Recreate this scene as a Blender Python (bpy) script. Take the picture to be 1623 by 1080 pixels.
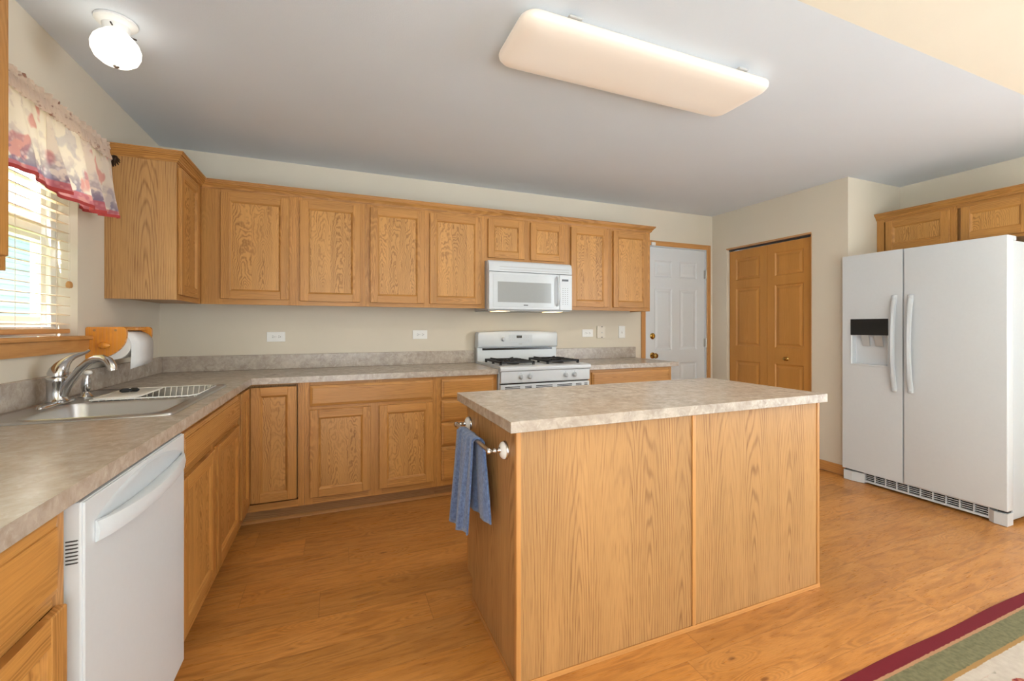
import bpy, bmesh, math, random
from mathutils import Vector
random.seed(7)
for o in list(bpy.data.objects): bpy.data.objects.remove(o)
S = bpy.context.scene
COL = S.collection

# ------------------------------------------------------------------ room numbers (metres)
XL, YB, XR, XA, YA, HC = -1.117, 3.691, 3.838, 4.549, 2.283, 2.449
YH = 1.122            # where the flat kitchen ceiling stops
CT = 0.914            # worktop height
ZB = 1.372            # underside of wall cabinets
ZT = 2.134            # top of wall cabinet boxes
FX = -0.507           # face frame plane of left run
FY = YB - 0.61        # face frame plane of back run
UX = XL + 0.305       # wall cabinet face frame, left wall
UY = YB - 0.305       # wall cabinet face frame, back wall

# ------------------------------------------------------------------ camera
cam = bpy.data.cameras.new('camera'); cob = bpy.data.objects.new('camera', cam); COL.objects.link(cob)
cob.location = (0, 0, 1.2248); cob.rotation_euler = (math.radians(90), 0, -0.3945)
cam.sensor_fit = 'HORIZONTAL'; cam.sensor_width = 36.0
cam.lens = 696.43 / 1623 * 36
cam.shift_x = (811.5 - 825.91) / 1623
cam.shift_y = -(540 - 518.26) / 1623
cam.clip_start = 0.02
S.camera = cob

# ------------------------------------------------------------------ world, light, exposure
W = bpy.data.worlds.new('daylight'); S.world = W; W.use_nodes = True
bg = W.node_tree.nodes['Background']
bg.inputs[0].default_value = (0.80, 0.90, 1.0, 1); bg.inputs[1].default_value = 1.5
def area(name, loc, rot, sx, sy, power, color, spread=None):
    l = bpy.data.lights.new(name, 'AREA'); l.shape = 'RECTANGLE'; l.size = sx; l.size_y = sy
    l.energy = power; l.color = color
    if spread: l.spread = spread
    o = bpy.data.objects.new(name, l); COL.objects.link(o); o.location = loc; o.rotation_euler = rot
    return o
H = math.radians(90)
# daylight lamps for the glazed doors behind the camera and assumed side windows
area('patio_door_daylight', (0.55, -3.95, 1.15), (H, 0, 0), 2.2, 2.0, 15, (0.87, 0.94, 1.0))
area('great_room_daylight', (4.45, -1.2, 1.45), (H + .05, 0, H), 2.6, 1.8, 64, (0.84, 0.92, 1.0))
area('added_left_daylight', (-1.02, -1.9, 1.45), (H + .05, 0, -H), 2.4, 1.6, 39, (0.84, 0.92, 1.0))  # added lamp, unseen: side light for the fridge and pantry wall
pt_ = area('sink_window_portal', (-1.27, 2.29, 1.66), (H, 0, -H), 0.74, 0.92, 14, (0.93, 0.97, 1.0)); pt_.data.cycles.is_portal = True
area('added_glow_over_sink_window', (-2.55, 2.4, 3.55), Vector((1.35, -.08, -1.9)).to_track_quat('-Z', 'Y').to_euler(), 1.6, 1.0, 150, (0.92, 0.96, 1.0))  # unseen lamp added outside to brighten the blind and valance
sun = bpy.data.lights.new('sun', 'SUN'); sun.energy = 42; sun.angle = math.radians(1.5); sun.color = (0.90, 0.95, 1.0)  # added sun through the rear door; its floor patch lifts the ceiling
so = bpy.data.objects.new('sun', sun); COL.objects.link(so); so.rotation_euler = Vector((.10, .70, -.70)).to_track_quat('-Z', 'Y').to_euler()
S.view_settings.view_transform = 'Standard'; S.view_settings.look = 'None'
S.view_settings.gamma = 1.0; S.view_settings.use_curve_mapping = False
S.view_settings.exposure = 0.66

# ------------------------------------------------------------------ materials
def lin(c):
    c = c / 255.0
    return c / 12.92 if c <= 0.04045 else ((c + 0.055) / 1.055) ** 2.4
def rgb(r, g, b): return (lin(r), lin(g), lin(b), 1)
class NT:
    def __init__(s, name):
        s.m = bpy.data.materials.new(name); s.m.use_nodes = True; s.t = s.m.node_tree
        s.b = s.t.nodes['Principled BSDF']
    def n(s, typ, **kw):
        nd = s.t.nodes.new(typ)
        for k, v in kw.items(): setattr(nd, k, v)
        return nd
    def put(s, sock, v):
        if isinstance(v, bpy.types.NodeSocket): s.t.links.new(v, sock)
        elif isinstance(v, (tuple, list)) and sock.type == 'VECTOR': sock.default_value = v[:3]
        else: sock.default_value = v
    def math(s, op, a, b=None, c=None, clamp=False):
        nd = s.n('ShaderNodeMath', operation=op, use_clamp=clamp)
        s.put(nd.inputs[0], a)
        if b is not None: s.put(nd.inputs[1], b)
        if c is not None: s.put(nd.inputs[2], c)
        return nd.outputs[0]
    def mr(s, v, a, b, c=0.0, d=1.0, smooth=False):
        nd = s.n('ShaderNodeMapRange')
        if smooth: nd.interpolation_type = 'SMOOTHSTEP'
        s.put(nd.inputs[0], v)
        for i, x in enumerate((a, b, c, d)): s.put(nd.inputs[i + 1], x)
        return nd.outputs[0]
    def xyz(s, x, y, z):
        nd = s.n('ShaderNodeCombineXYZ')
        for i, v in enumerate((x, y, z)): s.put(nd.inputs[i], v)
        return nd.outputs[0]
    def noise(s, vec, scale=1.0, detail=2.0, rough=0.5, dist=0.0):
        nd = s.n('ShaderNodeTexNoise'); s.put(nd.inputs['Vector'], vec)
        nd.inputs['Scale'].default_value = scale; nd.inputs['Detail'].default_value = detail
        nd.inputs['Roughness'].default_value = rough; nd.inputs['Distortion'].default_value = dist
        return nd.outputs[0]
    def mix(s, f, a, b, mode='MIX'):
        nd = s.n('ShaderNodeMix', data_type='RGBA', blend_type=mode)
        s.put(nd.inputs[0], f); s.put(nd.inputs[6], a); s.put(nd.inputs[7], b)
        return nd.outputs[2]
    def bump(s, h, strength, dist=0.002):
        nd = s.n('ShaderNodeBump'); nd.inputs['Strength'].default_value = strength
        nd.inputs['Distance'].default_value = dist; s.put(nd.inputs['Height'], h)
        s.t.links.new(nd.outputs[0], s.b.inputs['Normal'])
    def set(s, **kw):
        for k, v in kw.items(): s.put(s.b.inputs[k.replace('_', ' ')], v)
        return s.m
    def obj(s):
        tc = s.n('ShaderNodeTexCoord'); sp = s.n('ShaderNodeSeparateXYZ')
        s.t.links.new(tc.outputs['Object'], sp.inputs[0])
        return tc.outputs['Object'], sp.outputs[0], sp.outputs[1], sp.outputs[2]
    def rnd(s): return s.n('ShaderNodeObjectInfo').outputs['Random']

def plain(name, col, rough=0.5, metal=0.0, var=0.0, bump=0.0, bscale=200, **kw):
    k = NT(name); P_, x, y, z = k.obj()
    c = col
    if var > 0:
        nz = k.noise(P_, 3.0, 3)
        c = k.mix(k.mr(nz, 0.3, 0.7), tuple(v * (1 - var) for v in col[:3]) + (1,), tuple(min(1, v * (1 + var)) for v in col[:3]) + (1,))
    else:
        nz = k.noise(P_, 60.0, 1)
        c = k.mix(k.mr(nz, 0.3, 0.7), tuple(v * .985 for v in col[:3]) + (1,), col)
    k.set(Base_Color=c, Roughness=rough, Metallic=metal)
    for a, b in kw.items(): k.put(k.b.inputs[a.replace('_', ' ')], b)
    if bump > 0: k.bump(k.noise(P_, bscale, 2), bump)
    return k.m

def wood(name, light, dark, horiz=False, board=0.095, spacing=0.0065, tilt=0.03, warp=0.02, amt=0.65, rough=0.36, wl=6.0, fine=0.25, axis=None, low=.25, sharp=(.12, .46)):
    k = NT(name); P_, x, y, z = k.obj(); R = k.math('MULTIPLY', k.rnd(), 37.0)
    u = k.math('ADD', x, y); w = z
    if horiz: u, w = w, u
    if axis == 'flatx': u, w = y, x
    if axis == 'flaty': u, w = x, y
    bi = k.math('FLOOR', k.math('DIVIDE', u, board))
    wn = k.n('ShaderNodeTexWhiteNoise', noise_dimensions='2D')
    k.put(wn.inputs['Vector'], k.xyz(bi, R, 0.0)); br = wn.outputs['Value']
    sc = k.n('ShaderNodeSeparateColor'); k.put(sc.inputs[0], wn.outputs['Color']); br2 = sc.outputs[1]
    ul = k.math('SUBTRACT', u, k.math('MULTIPLY', k.math('ADD', bi, k.math('MULTIPLY_ADD', br2, 0.8, 0.1)), board))
    seed = k.math('MULTIPLY_ADD', br, 23.0, R)
    n1 = k.noise(k.xyz(k.math('MULTIPLY', u, 14.0), k.math('MULTIPLY', w, wl * .45), seed), 1.0, 1.0)
    n2 = k.noise(k.xyz(k.math('MULTIPLY', u, 45.0), k.math('MULTIPLY', w, wl * 4.0), seed), 1.0, 1.0)
    d = k.math('MULTIPLY_ADD', w, tilt, k.math('MULTIPLY_ADD', k.math('SUBTRACT', br, .5), .03, k.math('MULTIPLY', k.math('SUBTRACT', n1, .5), warp * 2)))
    r = k.math('SQRT', k.math('ADD', k.math('MULTIPLY', ul, ul), k.math('MULTIPLY', d, d)))
    r = k.math('ADD', r, k.math('MULTIPLY', k.math('SUBTRACT', n2, .5), warp * .22))
    ph = k.math('FRACT', k.math('DIVIDE', r, spacing))
    ring = k.mr(k.math('ABSOLUTE', k.math('SUBTRACT', ph, .5)), sharp[0], sharp[1], 1.0, 0.0, True)
    fib = k.noise(k.xyz(k.math('MULTIPLY', u, 640.0), k.math('MULTIPLY', w, 9.0), seed), 1.0, 2.0)
    pore = k.mr(fib, 0.50, 0.68)
    tone = k.noise(k.xyz(k.math('MULTIPLY', u, 9.0), k.math('MULTIPLY', w, 1.2), seed), 1.0, 1.0)
    zone = k.noise(k.xyz(k.math('MULTIPLY', u, 11.0), k.math('MULTIPLY', w, .9), k.math('ADD', seed, 5.0)), 1.0, 1.0)
    ringm = k.math('MULTIPLY', k.math('MULTIPLY', ring, k.math('MULTIPLY_ADD', pore, .5, .5)), k.mr(zone, .38, .56, low, 1.0, True))
    c = k.mix(k.math('MULTIPLY', ringm, amt), light, dark)
    c = k.mix(k.math('MULTIPLY', pore, fine), c, dark)
    tv = k.math('ADD', k.mr(tone, .3, .7, -.5, .5), k.math('SUBTRACT', br2, .5))
    hs = k.n('ShaderNodeHueSaturation'); k.put(hs.inputs['Color'], c)
    k.put(hs.inputs['Value'], k.math('MULTIPLY_ADD', tv, 0.13, 1.0))
    k.set(Base_Color=hs.outputs[0], Roughness=k.math('MULTIPLY_ADD', ringm, .15, rough))
    k.bump(k.math('ADD', ringm, k.math('MULTIPLY', pore, .5)), 0.10, 0.001)
    return k.m

OAK_L, OAK_D = rgb(194, 139, 72), rgb(126, 76, 26)
M = {}
M['oak'] = wood('oak_upright', OAK_L, OAK_D, spacing=.0075, tilt=.05, warp=.03, board=.075)
M['oakh'] = wood('oak_level', OAK_L, OAK_D, horiz=True, spacing=.0075, tilt=.03, board=.11)
M['panel'] = wood('oak_figured', rgb(200, 147, 80), rgb(122, 74, 26), spacing=.0085, tilt=.13, warp=.05, board=.12, wl=9, amt=.95, low=.45, sharp=(.02, .36))
M['veneer'] = wood('oak_veneer', rgb(184, 140, 88), rgb(118, 75, 36), spacing=.0105, tilt=.085, warp=.03, board=.19, wl=2.2, amt=.85, rough=.42, fine=.45, low=.15, sharp=(.0, .30))
M['kick'] = wood('oak_kick_board', rgb(176, 132, 84), rgb(130, 88, 50), horiz=True, spacing=.010, rough=.55)
M['trim'] = wood('oak_trim', rgb(200, 145, 84), rgb(165, 108, 52), board=.3, spacing=.012, amt=.4)
M['trimh'] = wood('oak_trim_level', rgb(200, 145, 84), rgb(165, 108, 52), horiz=True, board=.3, spacing=.012, amt=.5)
M['bifold'] = wood('honey_wood_grain', rgb(196, 138, 66), rgb(172, 112, 46), board=.6, spacing=.009, warp=.02, tilt=.02, amt=.35, rough=.4, fine=.2)
M['pine'] = wood('varnished_pine', rgb(226, 150, 58), rgb(186, 100, 22), board=.5, spacing=.016, warp=.02, amt=.5, rough=.25, fine=.1, axis='flaty')
M['blind'] = plain('pale_wood_slat', rgb(236, 214, 182), .45, var=.03)
M['blind_rail'] = wood('blind_rail_wood', rgb(205, 150, 92), rgb(172, 112, 58), horiz=True, board=.3, spacing=.012, amt=.4)
M['white'] = plain('appliance_white', rgb(209, 215, 219), .28)
M['white2'] = plain('appliance_white_satin', rgb(196, 203, 208), .4)
M['grey'] = plain('light_grey_plastic', rgb(182, 183, 182), .45)
M['seam'] = plain('dark_gap', rgb(60, 60, 60), .7)
M['black'] = plain('black_gloss', rgb(14, 14, 15), .18)
M['iron'] = plain('cast_iron', rgb(28, 28, 29), .55, bump=.3)
M['mwglass'] = plain('microwave_window', rgb(158, 162, 162), .12)
M['mwface'] = plain('microwave_face', rgb(206, 213, 217), .10)
M['wall'] = plain('beige_wall_paint', rgb(217, 208, 190), .75, var=.012, bump=.12, bscale=260)
M['ceil'] = plain('white_ceiling_paint', rgb(221, 229, 237), .85, var=.008, bump=.2, bscale=180)
M['doorw'] = plain('white_door_paint', rgb(214, 219, 222), .42)
M['vinyl'] = plain('white_vinyl', rgb(238, 238, 234), .35)
M['plate'] = plain('white_cover_plate', rgb(236, 236, 232), .35)
M['cream'] = plain('cream_cover_plate', rgb(222, 214, 198), .4)
M['chrome'] = plain('chrome', rgb(196, 197, 199), .16, metal=1.0)
M['nickel'] = plain('satin_metal', rgb(190, 188, 182), .28, metal=1.0)
M['steel'] = plain('brushed_steel', rgb(190, 191, 192), .34, metal=1.0, bump=.05)
M['brass'] = plain('aged_brass', rgb(176, 142, 80), .25, metal=1.0)
M['porcelain'] = plain('white_porcelain', rgb(240, 239, 234), .15)
M['paper'] = plain('paper_towel_white', rgb(240, 241, 241), .9, bump=.25, bscale=320)
M['bronze'] = plain('dark_bronze', rgb(52, 38, 30), .45, metal=.6)
M['rubber'] = plain('black_rubber', rgb(24, 24, 24), .6)
M['cord'] = plain('blind_cord', rgb(228, 220, 205), .8)
M['tassel'] = plain('tassel_wood', rgb(190, 140, 80), .5)
M['siding'] = plain('pale_blue_siding', rgb(186, 197, 206), .7, var=.02)
M['roof'] = plain('grey_shingles', rgb(110, 108, 106), .9, var=.15)
M['bounce_carpet'] = plain('pale_bounce_carpet', rgb(222, 220, 216), .95, var=.02)
M['lawn'] = plain('lawn_grass', rgb(96, 120, 66), .95, var=.2)

def mk_laminate():
    k = NT('mottled_taupe_laminate'); P_, x, y, z = k.obj()
    a = k.noise(P_, 20.0, 6, .65, .6); b = k.noise(P_, 38.0, 5, .65, .8); c = k.noise(P_, 3.0, 2)
    base = k.mix(k.mr(a, .34, .66), rgb(160, 148, 136), rgb(190, 180, 167))
    base = k.mix(k.mr(b, .53, .68, 0, .45), base, rgb(214, 206, 194))
    base = k.mix(k.mr(b, .45, .32, 0, .45), base, rgb(136, 122, 106))
    base = k.mix(k.mr(c, .35, .65, 0, .3), base, rgb(182, 164, 146))
    k.set(Base_Color=base, Roughness=.27, Specular_IOR_Level=.6); return k.m
M['lam'] = mk_laminate()

def mk_floor():
    k = NT('laminate_plank_floor'); P_, x, y, z = k.obj()
    pw, pl = .196, 1.21
    yy = k.math('SUBTRACT', y, 1.25 - 40 * pw)
    row = k.math('FLOOR', k.math('DIVIDE', yy, pw))
    wn = k.n('ShaderNodeTexWhiteNoise', noise_dimensions='1D'); k.put(wn.inputs['W'], row)
    xx = k.math('MULTIPLY_ADD', wn.outputs['Value'], pl, k.math('ADD', x, 30.0))
    coln = k.math('FLOOR', k.math('DIVIDE', xx, pl))
    w2 = k.n('ShaderNodeTexWhiteNoise', noise_dimensions='2D'); k.put(w2.inputs['Vector'], k.xyz(row, coln, 0.0)); pr = w2.outputs['Value']
    seed = k.math('MULTIPLY', pr, 41.0)
    fy = k.math('FRACT', k.math('DIVIDE', yy, pw)); fx = k.math('FRACT', k.math('DIVIDE', xx, pl))
    ey = k.math('MINIMUM', fy, k.math('SUBTRACT', 1.0, fy)); ex = k.math('MINIMUM', fx, k.math('SUBTRACT', 1.0, fx))
    seam = k.math('MAXIMUM', k.mr(ey, .003, .011, 1, 0), k.mr(ex, .0006, .0018, 1, 0))
    # knots: sparse cells that bend the grain round them
    vo = k.n('ShaderNodeTexVoronoi'); k.put(vo.inputs['Vector'], k.xyz(k.math('MULTIPLY', x, 2.6), k.math('MULTIPLY', y, 7.0), seed)); vo.inputs['Scale'].default_value = 1.0
    vo.inputs['Randomness'].default_value = 1.0
    vd = vo.outputs['Distance']
    sc = k.n('ShaderNodeSeparateColor'); k.put(sc.inputs[0], vo.outputs['Color'])
    has = k.mr(sc.outputs[0], .35, .39)
    infl = k.math('MULTIPLY', k.mr(vd, .0, .42, 1, 0, True), has)
    n1 = k.noise(k.xyz(k.math('MULTIPLY', x, 1.3), k.math('MULTIPLY', y, 9.0), seed), 1.0, 2.0)
    n2 = k.noise(k.xyz(k.math('MULTIPLY', x, 5.0), k.math('MULTIPLY', y, 30.0), seed), 1.0, 3.0)
    g = k.math('ADD', k.math('MULTIPLY', n1, 9.0), k.math('ADD', k.math('MULTIPLY', infl, 5.0), k.math('MULTIPLY', n2, 1.2)))
    ring = k.mr(k.math('ABSOLUTE', k.math('SUBTRACT', k.math('FRACT', g), .5)), .05, .42, 1, 0, True)
    fib = k.noise(k.xyz(k.math('MULTIPLY', x, 16.0), k.math('MULTIPLY', y, 260.0), seed), 1.0, 3.0)
    cloud = k.noise(k.xyz(k.math('MULTIPLY', x, 2.0), k.math('MULTIPLY', y, 8.0), k.math('ADD', seed, 9.0)), 1.0, 3.0)
    lt, dk = rgb(206, 146, 80), rgb(142, 86, 36)
    c = k.mix(k.mr(cloud, .3, .72), lt, rgb(192, 130, 62))
    c = k.mix(k.math('MULTIPLY', ring, k.mr(n2, .35, .65, .08, .5)), c, dk)
    c = k.mix(k.mr(fib, .45, .72, 0, .28), c, dk)
    knot = k.math('MULTIPLY', k.mr(k.math('ADD', vd, k.math('MULTIPLY', n2, .05)), .055, .10, 1, 0, True), k.mr(sc.outputs[0], .42, .48))
    c = k.mix(k.math('MULTIPLY', knot, .8), c, rgb(112, 64, 28))
    streak = k.noise(k.xyz(k.math('MULTIPLY', x, 4.0), k.math('MULTIPLY', y, 34.0), k.math('ADD', seed, 4.0)), 1.0, 2.0)
    c = k.mix(k.mr(streak, .62, .72, 0, .38), c, rgb(136, 82, 38))
    tick = k.noise(k.xyz(k.math('MULTIPLY', x, 13.0), k.math('MULTIPLY', y, 75.0), k.math('ADD', seed, 7.0)), 1.0, 2.0)
    c = k.mix(k.mr(tick, .68, .76, 0, .6), c, rgb(112, 64, 24))
    hs = k.n('ShaderNodeHueSaturation'); k.put(hs.inputs['Color'], c); k.put(hs.inputs['Value'], k.mr(pr, 0, 1, .88, 1.10))
    c = k.mix(k.math('MULTIPLY', seam, .35), hs.outputs[0], rgb(110, 66, 30))
    k.set(Base_Color=c, Roughness=k.mr(fib, .3, .7, .26, .36))
    k.bump(k.math('SUBTRACT', 0.0, seam), .25, .001)
    return k.m
M['floor'] = mk_floor()

def mk_towel():
    k = NT('blue_terry'); P_, x, y, z = k.obj()
    c = k.mix(k.mr(k.noise(P_, 90, 3), .3, .7), rgb(66, 88, 132), rgb(110, 136, 182))
    k.set(Base_Color=c, Roughness=.95, Sheen_Weight=.4); k.bump(k.noise(P_, 420, 2), .9, .002); return k.m
M['towel'] = mk_towel()

def mk_curtain(name, ruffle=False):
    k = NT(name); P_, x, y, z = k.obj()
    if ruffle:
        v = k.noise(P_, 24, 2)
        c = k.mix(k.mr(v, .62, .70, 0, .8), rgb(236, 220, 206), rgb(150, 96, 78))
    else:
        lo = k.mr(z, 0.02, 0.16, 1, 0)      # printed fruit border low on the cloth
        P2 = k.xyz(k.math('MULTIPLY', x, 4.0), k.math('MULTIPLY', y, 11.0), k.math('MULTIPLY', z, 7.0))
        n = k.noise(P2, 1.0, 2, .5, .3); n3 = k.noise(P_, 22, 2)
        c = k.mix(k.mr(n3, .55, .62, 0, .6), rgb(244, 234, 224), rgb(222, 208, 206))
        c = k.mix(k.mr(n, .62, .66, 0, .65), c, rgb(218, 120, 124))
        c = k.mix(k.mr(n, .42, .38, 0, .5), c, rgb(186, 180, 196))
        vo = k.n('ShaderNodeTexVoronoi'); k.put(vo.inputs['Vector'], P_); vo.inputs['Scale'].default_value = 48
        grape = k.mix(k.mr(vo.outputs['Distance'], .15, .5), rgb(214, 212, 226), rgb(112, 104, 146))
        sel = k.math('MULTIPLY', lo, k.mr(n3, .44, .50))
        c = k.mix(k.math('MULTIPLY', sel, .85), c, grape)
        c = k.mix(k.mr(z, .030, .034, .75, 0), c, rgb(214, 120, 128))
    tr = k.n('ShaderNodeBsdfTranslucent'); k.put(tr.inputs[0], c)
    k.set(Base_Color=c, Roughness=.9)
    mx = k.n('ShaderNodeMixShader'); mx.inputs[0].default_value = .6
    out = k.t.nodes['Material Output']
    k.t.links.new(k.b.outputs[0], mx.inputs[1]); k.t.links.new(tr.outputs[0], mx.inputs[2]); k.t.links.new(mx.outputs[0], out.inputs[0])
    return k.m
M['curtain'] = mk_curtain('fruit_print_cloth'); M['ruffle'] = mk_curtain('ruffle_cloth', True)
M['hem'] = plain('red_hem', rgb(176, 66, 62), .9)

def emit(name, col, st, base=(.8, .8, .8, 1)):
    k = NT(name); P_, x, y, z = k.obj()
    k.set(Base_Color=base, Roughness=.3, Emission_Color=col, Emission_Strength=st)
    return k.m
M['lens'] = emit('lit_acrylic_diffuser', rgb(255, 232, 208), .18, rgb(214, 205, 194))
M['globe'] = emit('lit_opal_glass', rgb(255, 248, 234), 1.6, rgb(235, 232, 224))
M['hoodlamp'] = emit('lit_hood_lamp', rgb(255, 214, 150), 2.2)

def mk_glass():
    k = NT('window_glass')
    k.t.nodes.remove(k.b)
    t = k.n('ShaderNodeBsdfTransparent'); g = k.n('ShaderNodeBsdfGlossy'); g.inputs['Roughness'].default_value = 0.02
    f = k.n('ShaderNodeFresnel'); f.inputs[0].default_value = 1.45
    ge = k.n('ShaderNodeNewGeometry')
    mx = k.n('ShaderNodeMixShader'); k.put(mx.inputs[0], k.math('MULTIPLY', f.outputs[0], k.math('SUBTRACT', 1.0, ge.outputs['Backfacing'])))
    k.t.links.new(t.outputs[0], mx.inputs[1]); k.t.links.new(g.outputs[0], mx.inputs[2])
    k.t.links.new(mx.outputs[0], k.t.nodes['Material Output'].inputs[0]); return k.m
M['glass'] = mk_glass()

def mk_rug():
    k = NT('floral_rug_wool'); P_, x, y, z = k.obj()   # origin at the rug's middle
    hx, hy = 1.25, .93
    wob = k.math('MULTIPLY', k.math('SUBTRACT', k.noise(P_, 60, 2), .5), .007)
    dx = k.math('SUBTRACT', hx, k.math('ABSOLUTE', x)); dy = k.math('SUBTRACT', hy, k.math('ABSOLUTE', y))
    d = k.math('ADD', k.math('MINIMUM', dx, dy), wob)
    P2 = k.xyz(x, y, 0.0)
    field = k.mix(k.mr(k.noise(P2, 30, 2), .3, .7), rgb(180, 170, 158), rgb(196, 187, 175))
    vo = k.n('ShaderNodeTexVoronoi'); k.put(vo.inputs['Vector'], k.xyz(k.math('ADD', x, k.math('MULTIPLY', k.noise(P2, 9, 2), .12)), k.math('MULTIPLY', y, 1.4), 0.0)); vo.inputs['Scale'].default_value = 10.5
    sc = k.n('ShaderNodeSeparateColor'); k.put(sc.inputs[0], vo.outputs['Color'])
    leafc = k.mix(k.mr(k.noise(P2, 40, 2), .4, .6), rgb(78, 84, 60), rgb(132, 134, 104))
    flc = k.mix(k.mr(k.noise(P2, 55, 3, .6), .4, .6), rgb(132, 44, 44), rgb(196, 128, 96))
    motif = k.mix(k.mr(sc.outputs[0], .48, .5), leafc, flc)
    mask = k.math('MULTIPLY', k.mr(k.math('ADD', vo.outputs['Distance'], k.math('MULTIPLY', k.noise(P2, 30, 2), .3)), .56, .59, 1, 0), k.mr(sc.outputs[1], .06, .08))
    mask = k.math('MULTIPLY', mask, k.mr(d, .185, .20))
    c = k.mix(mask, field, motif)
    gold, green, red = rgb(160, 124, 72), rgb(128, 124, 92), rgb(108, 6, 26)
    green = k.mix(k.mr(k.noise(k.xyz(k.math('MULTIPLY', x, 60), k.math('MULTIPLY', y, 60), 0.0), 1.0, 2), .3, .7), rgb(100, 98, 70), rgb(122, 120, 88))
    c = k.mix(k.mr(d, .152, .154, 1, 0), c, gold)
    c = k.mix(k.mr(d, .138, .140, 1, 0), c, green)
    c = k.mix(k.mr(d, .060, .062, 1, 0), c, rgb(172, 130, 96))
    c = k.mix(k.mr(d, .049, .051, 1, 0), c, red)
    k.set(Base_Color=c, Roughness=.95); k.bump(k.noise(P_, 380, 2), .7, .002); return k.m
M['rug'] = mk_rug()

# ------------------------------------------------------------------ mesh builder
LOC = {}
class MB:
    def __init__(s): s.bm = bmesh.new(); s.mats = []
    def mi(s, m):
        if m is None: return 0
        if m not in s.mats: s.mats.append(m)
        return s.mats.index(m)
    def faces(s, vs, fs, m=None):
        i = s.mi(m); bv = [s.bm.verts.new(v) for v in vs]; out = []
        for f in fs:
            try:
                q = s.bm.faces.new([bv[a] for a in f]); q.material_index = i; out.append(q)
            except ValueError: pass
        return bv, out
    def box(s, x0, x1, y0, y1, z0, z1, bev=0, m=None, seg=1):
        x0, x1 = min(x0, x1), max(x0, x1); y0, y1 = min(y0, y1), max(y0, y1); z0, z1 = min(z0, z1), max(z0, z1)
        vs = [(x, y, z) for x in (x0, x1) for y in (y0, y1) for z in (z0, z1)]
        fs = [(0, 1, 3, 2), (4, 6, 7, 5), (0, 4, 5, 1), (2, 3, 7, 6), (0, 2, 6, 4), (1, 5, 7, 3)]
        bv, bf = s.faces(vs, fs, m)
        if bev > 0:
            es = list({e for f in bf for e in f.edges})
            r = bmesh.ops.bevel(s.bm, geom=es, offset=min(bev, .49 * min(x1 - x0, y1 - y0, z1 - z0)), segments=seg, affect='EDGES', profile=.6)
            for f in r['faces']: f.material_index = s.mi(m)
        return s
    def prism(s, poly, a, b, axis='y', m=None):
        """poly: 2D points in the other two axes, extruded from a to b along axis"""
        def P(p, t): return {'x': (t, p[0], p[1]), 'y': (p[0], t, p[1]), 'z': (p[0], p[1], t)}[axis]
        n = len(poly); vs = [P(p, a) for p in poly] + [P(p, b) for p in poly]
        fs = [tuple(range(n)), tuple(range(2 * n - 1, n - 1, -1))] + [(i, (i + 1) % n, n + (i + 1) % n, n + i) for i in range(n)]
        s.faces(vs, fs, m); return s
    def lathe(s, c, prof, axis='z', n=24, m=None, sx=1, sy=1):
        """prof: (r, t) along the axis from point c"""
        c = Vector(c); vs = []; fs = []
        A = {'z': (Vector((1, 0, 0)), Vector((0, 1, 0)), Vector((0, 0, 1))), 'x': (Vector((0, 1, 0)), Vector((0, 0, 1)), Vector((1, 0, 0))), 'y': (Vector((1, 0, 0)), Vector((0, 0, 1)), Vector((0, 1, 0)))}[axis]
        for (r, t) in prof:
            for i in range(n):
                a = 2 * math.pi * i / n
                vs.append(c + A[0] * r * sx * math.cos(a) + A[1] * r * sy * math.sin(a) + A[2] * t)
        for j in range(len(prof) - 1):
            for i in range(n): fs.append((j * n + i, j * n + (i + 1) % n, (j + 1) * n + (i + 1) % n, (j + 1) * n + i))
        if prof[0][0] > 1e-6: fs.append(tuple(range(n - 1, -1, -1)))
        if prof[-1][0] > 1e-6: fs.append(tuple(range((len(prof) - 1) * n, len(prof) * n)))
        s.faces(vs, fs, m); return s
    def cyl(s, p0, p1, r, n=16, m=None, r1=None): return s.tube([p0, p1], [r, r if r1 is None else r1], n, m)
    def tube(s, pts, rad, n=10, m=None, flat=1.0, up=None):
        pts = [Vector(p) for p in pts]
        if not isinstance(rad, (list, tuple)): rad = [rad] * len(pts)
        vs = []; fs = []; prev = None
        for i, p in enumerate(pts):
            t = (pts[min(i + 1, len(pts) - 1)] - pts[max(i - 1, 0)]).normalized()
            if prev is None:
                ref = Vector(up) if up else (Vector((0, 0, 1)) if abs(t.z) < .9 else Vector((1, 0, 0)))
                a = t.cross(ref).normalized()
            else: a = (prev - t * prev.dot(t)).normalized()
            prev = a; b = t.cross(a)
            for k in range(n):
                q = 2 * math.pi * k / n
                vs.append(p + a * math.cos(q) * rad[i] + b * math.sin(q) * rad[i] * flat)
        for j in range(len(pts) - 1):
            for k in range(n): fs.append((j * n + k, j * n + (k + 1) % n, (j + 1) * n + (k + 1) % n, (j + 1) * n + k))
        fs.append(tuple(range(n - 1, -1, -1))); fs.append(tuple(range((len(pts) - 1) * n, len(pts) * n)))
        s.faces(vs, fs, m); return s
    def loops(s, L, m=None, cap0=True, cap1=True, closed=True):
        """list of equal-length vertex loops skinned in order"""
        n = len(L[0]); vs = [v for l in L for v in l]; fs = []
        for j in range(len(L) - 1):
            for i in range(n if closed else n - 1): fs.append((j * n + i, j * n + (i + 1) % n, (j + 1) * n + (i + 1) % n, (j + 1) * n + i))
        if cap0: fs.append(tuple(range(n - 1, -1, -1)))
        if cap1: fs.append(tuple(range((len(L) - 1) * n, len(L) * n)))
        s.faces(vs, fs, m); return s
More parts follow.
